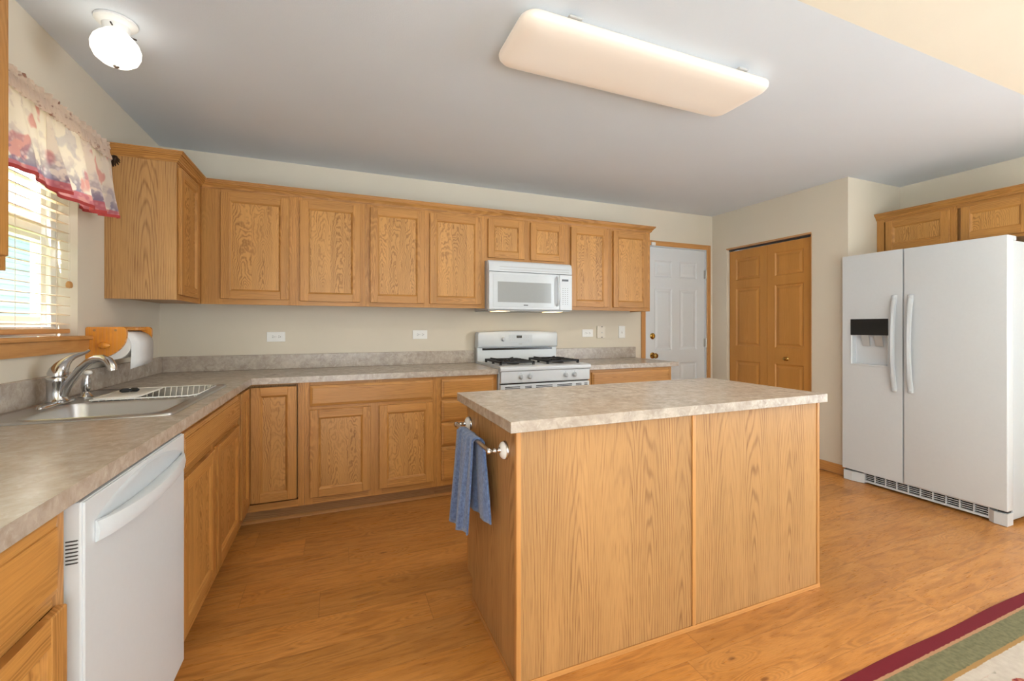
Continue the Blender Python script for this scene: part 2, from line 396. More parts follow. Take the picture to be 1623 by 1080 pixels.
    def build(s, name, mat, parent=None, smooth=0, loc=None, kind=None, label=None, cat=None, group=None, doubles=False):
        if doubles: bmesh.ops.remove_doubles(s.bm, verts=s.bm.verts, dist=1e-5)
        bmesh.ops.recalc_face_normals(s.bm, faces=s.bm.faces)
        root = parent
        while root is not None and root.parent: root = root.parent
        org = Vector(LOC[root.name]) if root is not None else Vector(loc or (0, 0, 0))
        for v in s.bm.verts: v.co -= org
        me = bpy.data.meshes.new(name); s.bm.to_mesh(me); s.bm.free()
        mats = s.mats if s.mats and s.mats[0] is not None else []
        for mm in (mats or [mat]): me.materials.append(mm)
        o = bpy.data.objects.new(name, me); COL.objects.link(o)
        if parent is not None: o.parent = parent
        else:
            o.location = org; LOC[o.name] = tuple(org)
        if smooth:
            for p in me.polygons: p.use_smooth = True
            if smooth < 180: me.set_sharp_from_angle(angle=math.radians(smooth))
        tag(o, label, cat, group, kind)
        return o
def tag(o, label=None, cat=None, group=None, kind=None):
    if label: o['label'] = label
    if cat: o['category'] = cat
    if group: o['group'] = group
    if kind: o['kind'] = kind
def thing(name, label, cat, loc, group=None):
    o = bpy.data.objects.new(name, None); COL.objects.link(o); o.location = loc; o.empty_display_size = .05
    LOC[o.name] = tuple(loc); tag(o, label, cat, group); return o
def copy_tree(o, parent=None):
    c = o.copy(); COL.objects.link(c)
    if parent is not None: c.parent = parent
    else: LOC[c.name] = tuple(o.location)
    for ch in list(o.children): copy_tree(ch, c)
    return c
def struct(name, mb, mat, loc=None, smooth=0): return mb.build(name, mat, None, smooth, loc, kind='structure')

# face mappers: (u, v, n) -> world. n points out of the face
def face_y(x0, yf, z0): return lambda u, v, n: (x0 + u, yf - n, z0 + v)       # looks towards -Y
def face_px(xf, y0, z0): return lambda u, v, n: (xf + n, y0 + u, z0 + v)      # looks towards +X
def face_mx(xf, y0, z0): return lambda u, v, n: (xf - n, y0 + u, z0 + v)      # looks towards -X
def face_py(x0, yf, z0): return lambda u, v, n: (x0 + u, yf + n, z0 + v)      # looks towards +Y

def rect_loop(F, u0, u1, v0, v1, n): return [F(u0, v0, n), F(u1, v0, n), F(u1, v1, n), F(u0, v1, n)]
def fbox(mb, F, u0, u1, v0, v1, n0, n1, bev=0, m=None, seg=1):
    a = F(u0, v0, n0); b = F(u1, v1, n1)
    mb.box(a[0], b[0], a[1], b[1], a[2], b[2], bev, m, seg)
def ring4(mb, F, r0, r1, mv, mh):
    """sloped ring between rectangles r=(u0,u1,v0,v1,n); sides take mv, top and bottom mh"""
    A = rect_loop(F, *r0); B = rect_loop(F, *r1)
    for i in range(4):
        j = (i + 1) % 4
        mb.faces([A[i], A[j], B[j], B[i]], [(0, 1, 2, 3)], mh if i in (0, 2) else mv)

def cab_door(parent, F, w, h, name='door', fw=.052, t=.019, label=None):
    mb = MB(); ov, oh = M['oak'], M['oakh']
    fbox(mb, F, 0, fw, 0, h, 0, t, .0025, ov); fbox(mb, F, w - fw, w, 0, h, 0, t, .0025, ov)
    fbox(mb, F, fw, w - fw, 0, fw, 0, t - .0006, .0012, oh); fbox(mb, F, fw, w - fw, h - fw, h, 0, t - .0006, .0012, oh)
    a, b = fw - .001, fw + .011
    ring4(mb, F, (a, w - a, a, h - a, t - .0015), (fw + .004, w - fw - .004, fw + .004, h - fw - .004, t - .0035), ov, oh)
    ring4(mb, F, (fw + .004, w - fw - .004, fw + .004, h - fw - .004, t - .0035), (b, w - b, b, h - b, t - .011), ov, oh)
    d = mb.build(name, None, parent, label=label)
    p = MB(); fbox(p, F, fw + .0005, w - fw - .0005, fw + .0005, h - fw - .0005, .002, t - .0108)
    p.build('panel', M['panel'], d)
    return d
def drawer_front(parent, F, w, h, name='drawer_front', t=.019):
    mb = MB(); oh = M['oakh']
    L = [rect_loop(F, 0, w, 0, h, 0), rect_loop(F, 0, w, 0, h, t - .009), rect_loop(F, .002, w - .002, .002, h - .002, t - .007),
         rect_loop(F, .016, w - .016, .016, h - .016, t - .0035), rect_loop(F, .017, w - .017, .017, h - .017, t)]
    mb.loops(L); return mb.build(name, oh, parent)

def panelled(mb, F, us, vs, cells, t, prof, m):
    """slab W x H x t whose cells (i,j) carry a moulded panel. prof = (inset, depth below face)"""
    W_, H_ = us[-1], vs[-1]
    for i in range(len(us) - 1):
        for j in range(len(vs) - 1):
            u0, u1, v0, v1 = us[i], us[i + 1], vs[j], vs[j + 1]
            if (i, j) in cells:
                L = [rect_loop(F, u0 + q, u1 - q, v0 + q, v1 - q, t - d) for q, d in [(0, 0)] + list(prof)]
                mb.loops(L, m, cap0=False, cap1=True)
            else: mb.loops([rect_loop(F, u0, u1, v0, v1, t)], m, cap0=False, cap1=True)
    mb.loops([rect_loop(F, 0, W_, 0, H_, t), rect_loop(F, 0, W_, 0, H_, 0)], m, cap0=False, cap1=True)

def sweep(mb, path, prof, m=None, right=True):
    """profile (out, z) swept along a flat polyline with mitred corners"""
    path = [Vector(p) for p in path]; L = []
    for i, p in enumerate(path):
        ns = []
        if i > 0: d = (path[i] - path[i - 1]).normalized(); ns.append(Vector((d.y, -d.x)))
        if i < len(path) - 1: d = (path[i + 1] - path[i]).normalized(); ns.append(Vector((d.y, -d.x)))
        n = ns[0] if len(ns) == 1 else (ns[0] + ns[1]) / (1 + ns[0].dot(ns[1]))
        if not right: n = -n
        L.append([(p.x + n.x * o, p.y + n.y * o, z) for o, z in prof])
    mb.loops(L, m)
CROWN = [(0, 2.118), (.006, 2.118), (.007, 2.123), (.012, 2.124), (.0125, 2.130), (.015, 2.134), (.020, 2.142), (.027, 2.149), (.0275, 2.153), (.033, 2.154), (.035, 2.159), (.0355, 2.163), (.040, 2.164), (.040, 2.172), (0, 2.172)]

# ================================================================== SETTING
fl = MB(); fl.box(XL - .14, 6.2, -4.15, YB + .9, -.06, 0); struct('floor', fl, M['floor'])
fl = MB(); fl.box(XL + .002, XA - .002, -4.005, -1.0, .0005, .012); struct('floor_bounce_carpet', fl, M['bounce_carpet'])  # pale sheet added out of view to bounce sun onto the ceiling
w = MB()                                                    # left wall with the sink window
WY0, WY1, WZ0, WZ1 = 1.90, 2.676, 1.183, 2.105
w.box(XL - .14, XL, -4.15, -3.1, 0, 3.6); w.box(XL - .14, XL, -.7, WY0, 0, 3.6); w.box(XL - .14, XL, -3.1, -.7, 0, .6); w.box(XL - .14, XL, -3.1, -.7, 2.3, 3.6); w.box(XL - .14, XL, WY1, YB + .12, 0, 3.6)
w.box(XL - .14, XL, WY0, WY1, 0, WZ0 - .019); w.box(XL - .14, XL, WY0, WY1, WZ1, 3.6)
struct('wall_left', w, M['wall'])
DX0, DX1, DZ = 2.920, 3.752, 2.072
w = MB()                                                    # back wall with the entry door opening
w.box(XL, DX0, YB, YB + .12, 0, HC + .1); w.box(DX1, XR + .12, YB, YB + .12, 0, HC + .1); w.box(DX0, DX1, YB, YB + .12, DZ, HC + .1)
struct('wall_back', w, M['wall'])
PY0, PY1, PZ = 2.589, 3.494, 2.045
w = MB()                                                    # pantry wall
w.box(XR, XR + .11, YA, PY0, 0, HC + .1); w.box(XR, XR + .11, PY1, YB, 0, HC + .1); w.box(XR, XR + .11, PY0, PY1, PZ, HC + .1)
struct('wall_pantry', w, M['wall'])
w = MB(); w.box(XR + .11, XA, YA, YA + .11, 0, HC + .1); struct('wall_alcove_side', w, M['wall'])
w = MB(); w.box(XR + .6, XR + .7, YA + .11, YB + .12, 0, HC + .1); struct('wall_pantry_inner', w, M['wall'])
w = MB()                                                    # right wall with a great room window
w.box(XA, XA + .14, 0.2, YA + .11, 0, 3.6); w.box(XA, XA + .14, -4.15, -2.6, 0, 3.6)
w.box(XA, XA + .14, -2.6, .2, 0, .6); w.box(XA, XA + .14, -2.6, .2, 2.5, 3.6)
struct('wall_right', w, M['wall'])
w = MB()                                                    # rear wall with a patio door opening
w.box(XL, -.6, -4.15, -4.01, 0, 3.6); w.box(1.7, XA, -4.15, -4.01, 0, 3.6); w.box(-.6, 1.7, -4.15, -4.01, 2.3, 3.6)
struct('wall_rear', w, M['wall'])
c = MB(); c.box(XL, XA + .14, YH, YB + .12, HC, HC + .1); struct('ceiling', c, M['ceil'])
c = MB(); c.prism([(YH, HC), (YH, HC + .1), (-4.15, 3.66), (-4.15, 3.56)], XL, XA, 'x')   # beige face over the ceiling's edge, pitched shallow to catch less light
struct('ceiling_slope', c, M['wall'])

# windows behind the camera, out of view; left one added for its light
def glazed(name, horizontal, a0, a1, z0, z1, p, mull):
    mb = MB(); f = .05
    def b(u0, u1, v0, v1):
        if horizontal: mb.box(u0, u1, p - .03, p + .03, v0, v1)
        else: mb.box(p - .03, p + .03, u0, u1, v0, v1)
    b(a0, a1, z0, z0 + f); b(a0, a1, z1 - f, z1); b(a0, a0 + f, z0 + f, z1 - f); b(a1 - f, a1, z0 + f, z1 - f)
    for q in mull: b(q - .03, q + .03, z0 + f, z1 - f)
    return struct(name, mb, M['vinyl'])
glazed('window_2', True, -.6, 1.7, 0.0, 2.3, -4.08, (.165, .935))
glazed('window_3', False, -2.6, .2, .6, 2.5, XA + .07, (-1.67, -.73))
glazed('window_4_added', False, -3.1, -.7, .6, 2.3, XL - .07, (-2.3, -1.5))

# sink window
wr = bpy.data.objects.new('window_1', None); COL.objects.link(wr); wr.location = (XL - .10, 2.29, WZ0); LOC['window_1'] = tuple(wr.location); wr['kind'] = 'structure'
mb = MB(); xg0, xg1 = XL - .135, XL - .075; f = .045
mb.box(xg0, xg1, WY0, WY1, WZ0, WZ0 + f, .004); mb.box(xg0, xg1, WY0, WY1, WZ1 - f, WZ1, .004)
mb.box(xg0, xg1, WY0, WY0 + f, WZ0 + f, WZ1 - f, .004); mb.box(xg0, xg1, WY1 - f, WY1, WZ0 + f, WZ1 - f, .004)
mb.build('window_frame', M['vinyl'], wr)
mb = MB(); xs0, xs1 = XL - .125, XL - .09
zm = (WZ0 + WZ1) / 2
for (a, b) in ((WZ0 + f, zm), (zm, WZ1 - f)):
    mb.box(xs0, xs1, WY0 + f, WY1 - f, a, a + .04); mb.box(xs0, xs1, WY0 + f, WY1 - f, b - .04, b)
    mb.box(xs0, xs1, WY0 + f, WY0 + f + .035, a + .04, b - .04); mb.box(xs0, xs1, WY1 - f - .035, WY1 - f, a + .04, b - .04)
mb.build('sash', M['vinyl'], wr)
mb = MB(); mb.box(XL - .110, XL - .106, WY0 + f + .03, WY1 - f - .03, WZ0 + f + .03, WZ1 - f - .03); mb.build('pane', M['glass'], wr)
mb = MB()                                                    # oak stool and apron below the window
mb.box(XL - .075, XL, WY0 + .002, WY1 - .002, WZ0 - .019, WZ0 - .0005); mb.box(XL + .001, XL + .032, 1.80, 2.81, WZ0 - .019, WZ0, .004)
mb.prism([(1.83, WZ0 - .02), (2.752, WZ0 - .02), (2.725, WZ0 - .074), (1.86, WZ0 - .074)], XL + .001, XL + .017, 'x')
struct('trim_1', mb, M['trimh'])

# entry door with oak casing
dr = bpy.data.objects.new('door_1', None); COL.objects.link(dr); dr.location = (3.336, YB + .03, 0); LOC['door_1'] = tuple(dr.location); dr['kind'] = 'structure'
F = face_y(DX0 + .012, YB + .050, .012)
us = [0, .115, .350, .455, .690, .807]; vs = [0, .22, .83, .965, 1.615, 1.735, 1.91, 2.045]
mb = MB(); panelled(mb, F, us, vs, {(1, 1), (3, 1), (1, 3), (3, 3), (1, 5), (3, 5)}, .04, [(.012, .007), (.024, .007), (.045, .001)], None)
mb.build('door_slab', M['doorw'], dr)
mb = MB(); mb.box(DX0 - .052, DX0 + .001, YB - .014, YB - .0005, 0, DZ + .05, .003); mb.box(DX1 - .001, DX1 + .05, YB - .014, YB - .0005, 0, DZ + .05, .003)
mb.build('casing', M['trim'], dr)
mb = MB(); mb.box(DX0 + .001, DX1 - .001, YB - .0135, YB - .0005, DZ - .001, DZ + .0495, .003); mb.build('head_casing', M['trimh'], dr)
mb = MB(); mb.box(DX0 + .0005, DX0 + .010, YB, YB + .115, 0, DZ); mb.box(DX1 - .010, DX1 - .0005, YB, YB + .115, 0, DZ); mb.box(DX0 + .01, DX1 - .01, YB, YB + .115, DZ - .009, DZ - .0005)
mb.build('jamb', M['doorw'], dr)
for z in (1.80, 1.05, .22):
    mb = MB(); mb.cyl((DX1 - .008, YB - .006, z - .05), (DX1 - .008, YB - .006, z + .05), .007, 10); mb.box(DX1 - .03, DX1 - .009, YB + .006, YB + .009, z - .045, z + .045)
    for q in (-.055, .055): mb.lathe((DX1 - .008, YB - .006, z + q), [(0.0, -.006), (.008, 0), (0, .006)], n=8)
    mb.build('hinge', M['nickel'], dr, smooth=40)
mb = MB(); mb.lathe((3.022, YB + .010, 1.128), [(.032, 0), (.032, -.008), (.022, -.014), (.018, -.020), (0, -.020)], 'y'); mb.box(3.018, 3.026, YB - .022, YB - .010, 1.112, 1.144); mb.build('deadbolt', M['brass'], dr, smooth=40)
mb = MB(); mb.lathe((3.022, YB + .010, .925), [(.032, 0), (.032, -.006), (.014, -.012), (.012, -.03), (.024, -.038), (.029, -.052), (.024, -.064), (0, -.068)], 'y'); mb.build('door_knob', M['brass'], dr, smooth=40)
mb = MB(); mb.box(2.985, 3.035, YB - .030, YB - .0145, 2.068, 2.100, .003); mb.build('alarm_sensor', M['plate'], None, label='small white alarm sensor on the oak head casing above the white door', cat='sensor', loc=(3.01, YB - .02, 2.068))

# pantry bifold
pr = bpy.data.objects.new('door_2', None); COL.objects.link(pr); pr.location = (XR + .05, 3.04, 0); LOC['door_2'] = tuple(pr.location); pr['kind'] = 'structure'
lw = .443
for k, y0 in enumerate((PY0 + .008, PY0 + .008 + lw + .003)):
    F = face_mx(XR + .065, y0, .012)
    us = [0, .080, lw - .080, lw]; vs = [0, .17, .86, 1.012, 1.615, 1.70, 1.925, 2.012]
    mb = MB(); panelled(mb, F, us, vs, {(1, 1), (1, 3), (1, 5)}, .03, [(.010, .008), (.022, .008), (.042, .001)], None)
    lf = mb.build('door_leaf', M['bifold'], pr)
mb = MB(); mb.lathe((XR + .035, 2.84, .925), [(.020, 0), (.017, -.004), (.008, -.010), (.009, -.018), (.017, -.024), (.017, -.030), (.010, -.034), (0, -.034)], 'x'); mb.build('door_knob', M['brass'], pr, smooth=40)
mb = MB(); mb.box(XR + .03, XR + .07, PY0 + .002, PY1 - .002, PZ - .013, PZ - .001); mb.build('track', M['seam'], pr)
mb = MB(); mb.box(XR + .001, XR + .105, PY0 + .0005, PY1 - .0005, PZ - .001, PZ + .004)
mb.box(XR - .003, XR - .0005, PY0 - .006, PY1 + .006, PZ + .002, PZ + .014); mb.box(XR - .003, XR - .0005, PY0 - .008, PY0 - .002, 0.09, PZ + .002)
mb.build('edge_trim', M['trimh'], pr)

# baseboards
mb = MB(); mb.box(XR - .013, XR - .0005, YA + .001, PY0 - .012, 0.004, .085, .004); mb.box(XR - .013, XR - .0005, PY1 + .012, YB - .016, 0.004, .085, .004); struct('baseboard_pantry', mb, M['trimh'])
mb = MB(); mb.box(DX1 + .052, XR - .014, YB - .013, YB - .0005, 0.004, .085, .004); struct('baseboard_back', mb, M['trimh'])
mb = MB(); mb.box(XA - .013, XA - .0005, .2, 1.30, .004, .085, .004); struct('baseboard_right', mb, M['trimh'])

# ================================================================== OUTSIDE THE SINK WINDOW
nh = thing('neighbouring_house', 'pale blue lap-sided house seen through the blind of the sink window', 'house', (-7.5, 4.5, -.4))
mb = MB()
for k in range(32): mb.prism([(-7.0, -.4 + k * .13), (-6.965, -.4 + k * .13), (-6.99, -.4 + (k + 1) * .13), (-7.0, -.4 + (k + 1) * .13)], -2, 26, 'y')
mb.box(-9, -7.0, -2, 26, -.4, 3.76); mb.build('siding', M['siding'], nh)
for y in (3.2, 6.2, 9.4):
    mb = MB(); mb.box(-6.98, -6.93, y, y + 1.3, .9, 1.0); mb.box(-6.98, -6.93, y, y + 1.3, 2.3, 2.4); mb.box(-6.98, -6.93, y, y + .1, 1.0, 2.3); mb.box(-6.98, -6.93, y + 1.2, y + 1.3, 1.0, 2.3); mb.box(-6.98, -6.94, y + .6, y + .7, 1.0, 2.3)
    wf = mb.build('window', M['vinyl'], nh)
    mb = MB(); mb.box(-6.985, -6.962, y + .1, y + 1.2, 1.0, 2.3); mb.build('pane', M['mwglass'], wf)
mb = MB(); mb.prism([(-6.6, 3.70), (-9, 5.0), (-9, 3.76), (-6.6, 3.60)], -2.3, 26.3, 'y'); mb.build('roof', M['roof'], nh)
mb = MB(); mb.box(-9.5, XL - .2, -6, 27, -.5, -.4); struct('ground', mb, M['lawn'])

# ================================================================== WALL CABINETS
def box_cab(root, x0, x1, y0, y1, z0, z1):
    pass
def frame_rails(mb, F, w, h, stiles, rails, t=.019, rs=()):
    """stiles: (u0,u1) full height, rails: (v0,v1) full width laid between"""
    for a, b in stiles: fbox(mb, F, a, b, 0, h, -t, 0, 0, M['oak'])
    st = sorted(stiles)
    for (a, b) in rails:
        for i in range(len(st) - 1): fbox(mb, F, st[i][1], st[i + 1][0], a, b, -t, -.0003, 0, M['oakh'])
def wall_cab_back(x0, x1, z0, z1, doors, label, end_right=False, fs=None):
    t = thing('wall_cabinet', label, 'cabinet', (x0, YB - .152, z0), )
    mb = MB(); mb.box(x0 + .0005, x1 - .0005, UY + .0195, YB - .001, z0 + .012, z1); mb.build('body', M['veneer'], t)
    F = face_y(x0 + .0005, UY, z0); mb = MB(); W_ = x1 - x0 - .001; h = z1 - z0
    st = fs or [(0, .04), (W_ / 2 - .04, W_ / 2 + .04), (W_ - .04, W_)]
    frame_rails(mb, F, W_, h, st, [(0, .04), (h - .045, h)])
    mb.build('face_frame', None, t)
    for (a, b, c, d) in doors: cab_door(t, face_y(a, UY - .0003, c), b - a, d - c)
    return t
# corner pair on the left wall
t = thing('wall_cabinet', 'oak wall cabinet on the window wall with a plain end panel beside the curtain', 'cabinet', (XL, 3.15, ZB))
mb = MB(); mb.box(XL + .001, UX - .0195, 2.925 + .012, YB - .001, ZB + .012, ZT); mb.build('body', M['veneer'], t)
mb = MB(); mb.box(XL + .001, UX, 2.925, 2.9365, ZB, ZT); mb.build('end_panel', M['veneer'], t)
F = face_px(UX, 2.925 + .0118, ZB); mb = MB(); frame_rails(mb, F, UY - 2.937, ZT - ZB, [(0, .045), (UY - 2.937 - .045, UY - 2.937)], [(0, .04), (ZT - ZB - .045, ZT - ZB)]); mb.build('face_frame', None, t)
cab_door(t, face_px(UX + .0003, 2.945, ZB + .028), .345, .70)
x1, x2, x3, x4 = .182, 1.092, 1.848, 2.733
wall_cab_back(UX + .001, x1, ZB, ZT, [(-.703, -.309, 1.408, 2.099), (-.244, .148, 1.402, 2.097)], 'two-door oak wall cabinet in the inside corner over the paper towels', fs=[(0, .115), (.49, .58), (.955, .992)])
wall_cab_back(x1, x2, ZB, ZT, [(.215, .605, 1.402, 2.097), (.648, 1.061, 1.402, 2.097)], 'two-door oak wall cabinet just left of the white microwave')
wall_cab_back(x2, x3, 1.758, ZT, [(1.116, 1.434, 1.785, 2.099), (1.489, 1.81, 1.785, 2.099)], 'short two-door oak wall cabinet directly above the white microwave')
t = wall_cab_back(x3, x4, ZB, ZT, [(1.876, 2.261, 1.402, 2.099), (2.315, 2.700, 1.402, 2.099)], 'two-door oak wall cabinet right of the microwave beside the white entry door')
mb = MB(); mb.box(x4 - .0004, x4 + .003, UY + .0, YB - .001, ZB, ZT); mb.build('end_panel', M['veneer'], t)
mb = MB(); sweep(mb, [(XL + .001, 2.9245), (UX + .0005, 2.9245), (UX + .0005, UY - .0005), (x4 + .004, UY - .0005), (x4 + .004, YB - .001)], CROWN)
mb.build('crown_moulding', M['oakh'], None, loc=(XL, YB, 2.1), label='long oak crown moulding along the tops of the corner and back wall cabinets', cat='moulding')
# near cabinet beside the camera
t = thing('wall_cabinet', 'oak wall cabinet at the left edge of the photo, before the sink window', 'cabinet', (XL, 1.1, ZB))
NUX = XL + .311
mb = MB(); mb.box(XL + .001, NUX - .0195, .66, 1.585, ZB, ZT); mb.build('body', M['veneer'], t)
F = face_px(NUX, .66, ZB); mb = MB(); frame_rails(mb, F, .925, ZT - ZB, [(0, .045), (.44, .485), (.88, .925)], [(0, .04), (ZT - ZB - .045, ZT - ZB)]); mb.build('face_frame', None, t)
for y0 in (.685, 1.135): cab_door(t, face_px(NUX + .0003, y0, ZB + .035), .425, .67)
mb = MB(); sweep(mb, [(XL + .001, .6595), (NUX + .0005, .6595), (NUX + .0005, 1.5855), (XL + .001, 1.5855)], CROWN)
mb.build('crown_moulding', M['oakh'], None, loc=(XL, 1.1, 2.1), label='oak crown moulding on the wall cabinet at the left edge of the photo', cat='moulding')
# fridge cabinet
RUX = XA - .33
t = thing('wall_cabinet', 'low two-door oak wall cabinet above the white refrigerator', 'cabinet', (XA, 1.82, 1.833))
mb = MB(); mb.box(RUX + .0195, XA - .001, 1.352, YA - .003, 1.833, ZT); mb.build('body', M['veneer'], t)
F = face_mx(RUX, 1.352, 1.833); mb = MB(); frame_rails(mb, F, .928, ZT - 1.833, [(0, .05), (.405, .475), (.875, .928)], [(0, .03), (.265, .301)]); mb.build('face_frame', None, t)
cab_door(t, face_mx(RUX - .0003, 1.795, 1.853), .415, .245); cab_door(t, face_mx(RUX - .0003, 1.372, 1.853), .36, .245)
mb = MB(); sweep(mb, [(RUX - .0005, YA - .002), (RUX - .0005, 1.3515), (XA - .001, 1.3515)], CROWN)
mb.build('crown_moulding', M['oakh'], None, loc=(XA, 1.8, 2.1), label='oak crown moulding on the cabinet above the refrigerator', cat='moulding')

# ================================================================== BASE CABINETS
BT = CT - .038 - .001
def base_back(x0, x1, label, stiles, rails, doors=(), drawers=(), end=None):
    t = thing('base_cabinet', label, 'cabinet', ((x0 + x1) / 2, YB - .3, 0))
    mb = MB(); mb.box(x0 + .0005, x1 - .0005, FY + .0195, YB - .001, .10, BT); mb.build('body', M['veneer'], t)
    F = face_y(x0 + .0005, FY, .10); mb = MB(); frame_rails(mb, F, x1 - x0, BT - .1, stiles, rails); mb.build('face_frame', None, t)
    for (a, b, c, d) in doors: cab_door(t, face_y(a, FY - .0003, c), b - a, d - c)
    for (a, b, c, d) in drawers: drawer_front(t, face_y(a, FY - .0003, c), b - a, d - c)
    return t
def kick_board(x0, x1, t):
    mb = MB(); mb.box(x0, x1, YB - .525, YB - .513, 0.001, .099); k_ = mb.build('kick_board', M['kick'], t)
    mb = MB(); mb.prism([(YB - .526, .001), (YB - .526, .020), (YB - .531, .019), (YB - .5365, .012), (YB - .538, .001)], x0, x1, 'x'); mb.build('shoe_moulding', M['trimh'], k_)
t = base_back(-.196, .640, 'oak base cabinet with one wide drawer over two doors, left of the drawer stack', [(0, .045), (.38, .465), (.80, .8355)], [(0, .05), (.585, .625), (.745, BT - .1)],
              doors=[(-.165, .200, .145, .700), (.252, .613, .145, .700)], drawers=[(-.165, .611, .722, .853)])
kick_board(-.655, .6395, t)
t = base_back(.640, 1.088, 'oak base cabinet with a stack of four drawers, just left of the range', [(0, .045), (.41, .4475)], [(0, .04), (.25, .29), (.41, .46), (.565, .62), (.745, BT - .1)],
              drawers=[(.671, 1.058, .722, .853), (.671, 1.058, .557, .703), (.671, 1.058, .388, .543), (.671, 1.058, .142, .373)])
kick_board(.6405, 1.088, t)
t = base_back(1.868, 2.722, 'oak base cabinet right of the range under the short worktop', [(0, .045), (.40, .455), (.81, .8535)], [(0, .05), (.585, .625), (.745, BT - .1)],
              doors=[(1.90, 2.275, .145, .70), (2.315, 2.69, .145, .70)], drawers=[(1.90, 2.69, .722, .853)])
kick_board(1.868, 2.722, t)
# corner cabinet
t = thing('base_cabinet', 'corner oak base cabinet whose two tall doors meet at the inside corner', 'cabinet', (XL + .3, YB - .3, 0))
mb = MB(); mb.box(XL + .001, FX - .045, 2.806, YB - .001, .1, BT); mb.box(FX - .045, -.1965, FY + .045, YB - .001, .1, BT); mb.build('body', M['veneer'], t)
mb = MB(); mb.box(FX - .044, FX + .002, 2.806, 2.815, .1, BT, m=M['oak']); mb.box(-.232, -.1965, FY, FY + .044, .1, BT, m=M['oak'])
mb.box(FX - .044, -.232, FY + .002, FY + .044, .1, .142, m=M['oakh']); mb.box(FX - .044, -.232, FY + .002, FY + .044, .866, BT, m=M['oakh'])
mb.box(FX - .044, FX - .001, 2.815, FY + .002, .1, .142, m=M['oakh']); mb.box(FX - .044, FX - .001, 2.815, FY + .002, .866, BT, m=M['oakh']); mb.build('face_frame', None, t)
cab_door(t, face_y(-.488, FY - .0, .155), .249, .700); cab_door(t, face_px(FX - .0, 2.822, .155), .238, .700)
# sink base
t = thing('base_cabinet', 'oak sink base cabinet with two doors between dishwasher and corner', 'cabinet', (XL + .3, 2.3, 0))
y0, y1 = 1.806, 2.804
mb = MB(); mb.box(XL + .001, FX - .0195, y0, y0 + .016, .1, BT); mb.box(XL + .001, FX - .0195, y1 - .016, y1, .1, BT); mb.box(XL + .001, FX - .0195, y0 + .016, y1 - .016, .1, .116); mb.build('body', M['veneer'], t)
F = face_px(FX, y0, .1); mb = MB(); frame_rails(mb, F, y1 - y0, BT - .1, [(0, .04), (.452, .505), (.95, y1 - y0)], [(0, .05), (.585, .625), (.745, BT - .1)]); mb.build('face_frame', None, t)
cab_door(t, face_px(FX + .0003, 1.836, .148), .425, .548); cab_door(t, face_px(FX + .0003, 2.308, .148), .46, .548)
drawer_front(t, face_px(FX + .0003, 1.836, .722), .932, .131, name='false_drawer_front')
mb = MB(); mb.box(FX - .087, FX - .075, y0, 3.15, .001, .099); mb.build('kick_board', M['kick'], t)
# near base cabinet
t = thing('base_cabinet', 'oak base cabinet at the lower left, on the near side of the dishwasher', 'cabinet', (XL + .3, .85, 0))
y0, y1 = .30, 1.163
mb = MB(); mb.box(XL + .001, FX - .0195, y0, y1, .1, BT); mb.build('body', M['veneer'], t)
F = face_px(FX, y0, .1); mb = MB(); frame_rails(mb, F, y1 - y0, BT - .1, [(0, .04), (.41, .455), (.825, y1 - y0)], [(0, .04), (.585, .625), (.745, BT - .1)]); mb.build('face_frame', None, t)
for a in (.325, .745):
    cab_door(t, face_px(FX + .0003, a, .138), .388, .548)
    drawer_front(t, face_px(FX + .0003, a, .716), .372, .148)
mb = MB(); mb.box(FX - .087, FX - .075, y0, y1, .001, .099); mb.build('kick_board', M['kick'], t)

# ================================================================== WORKTOPS
SX0, SX1, SY0, SY1 = -1.062, -.556, 1.915, 2.705      # cut-out for the sink
wt = thing('worktop', 'long L-shaped mottled taupe laminate worktop along the window wall and back wall', 'worktop', (XL, 2.0, CT - .038))
mb = MB(); z0, z1 = CT - .038, CT; CX = XL + .637; CY = YB - .637
def slab(mb, polys):
    for (a, b, c, d) in polys: mb.box(a, b, c, d, z0, z1)
slab(mb, [(XL + .001, CX, .28, SY0), (XL + .001, SX0, SY0, SY1), (SX1, CX, SY0, SY1), (XL + .001, CX, SY1, CY), (XL + .001, 1.0895, CY, YB - .001)])
mb.build('top', M['lam'], wt)
mb = MB(); mb.box(XL + .001, XL + .020, .28, YB - .001, CT + .0003, CT + .107, .002); mb.box(XL + .020, 1.0895, YB - .020, YB - .001, CT + .0003, CT + .107, .002)
mb.build('backsplash', M['lam'], wt)
wt = thing('worktop', 'short mottled taupe laminate worktop between the range and the white door', 'worktop', (2.3, YB - .3, CT - .038))
mb = MB(); mb.box(1.862, 2.785, CY, YB - .001, z0, z1, .002); mb.build('top', M['lam'], wt)
mb = MB(); mb.box(1.862, 2.790, YB - .020, YB - .001, CT + .0003, CT + .107, .002); mb.build('backsplash', M['lam'], wt)

# ================================================================== SINK, FAUCET, SPRAYER, RACK
sk = thing('kitchen_sink', 'double-bowl stainless steel sink set in the worktop under the window', 'sink', (-.81, 2.31, CT))
def rrect(x0, x1, y0, y1, r, z, n=5):
    out = []
    for (cx, cy, a0) in ((x1 - r, y1 - r, 0), (x0 + r, y1 - r, 90), (x0 + r, y0 + r, 180), (x1 - r, y0 + r, 270)):
        for i in range(n + 1):
            a = math.radians(a0 + 90 * i / n); out.append((cx + r * math.cos(a), cy + r * math.sin(a), z))
    return out
RX0, RX1, RY0, RY1 = -1.080, -.537, 1.890, 2.732
B1 = (-.972, -.578, 1.928, 2.285); B2 = (-.972, -.578, 2.330, 2.695)
mb = MB(); zt = CT + .0055
def plate(x0, x1, y0, y1): mb.box(x0, x1, y0, y1, zt - .003, zt)
e = .012
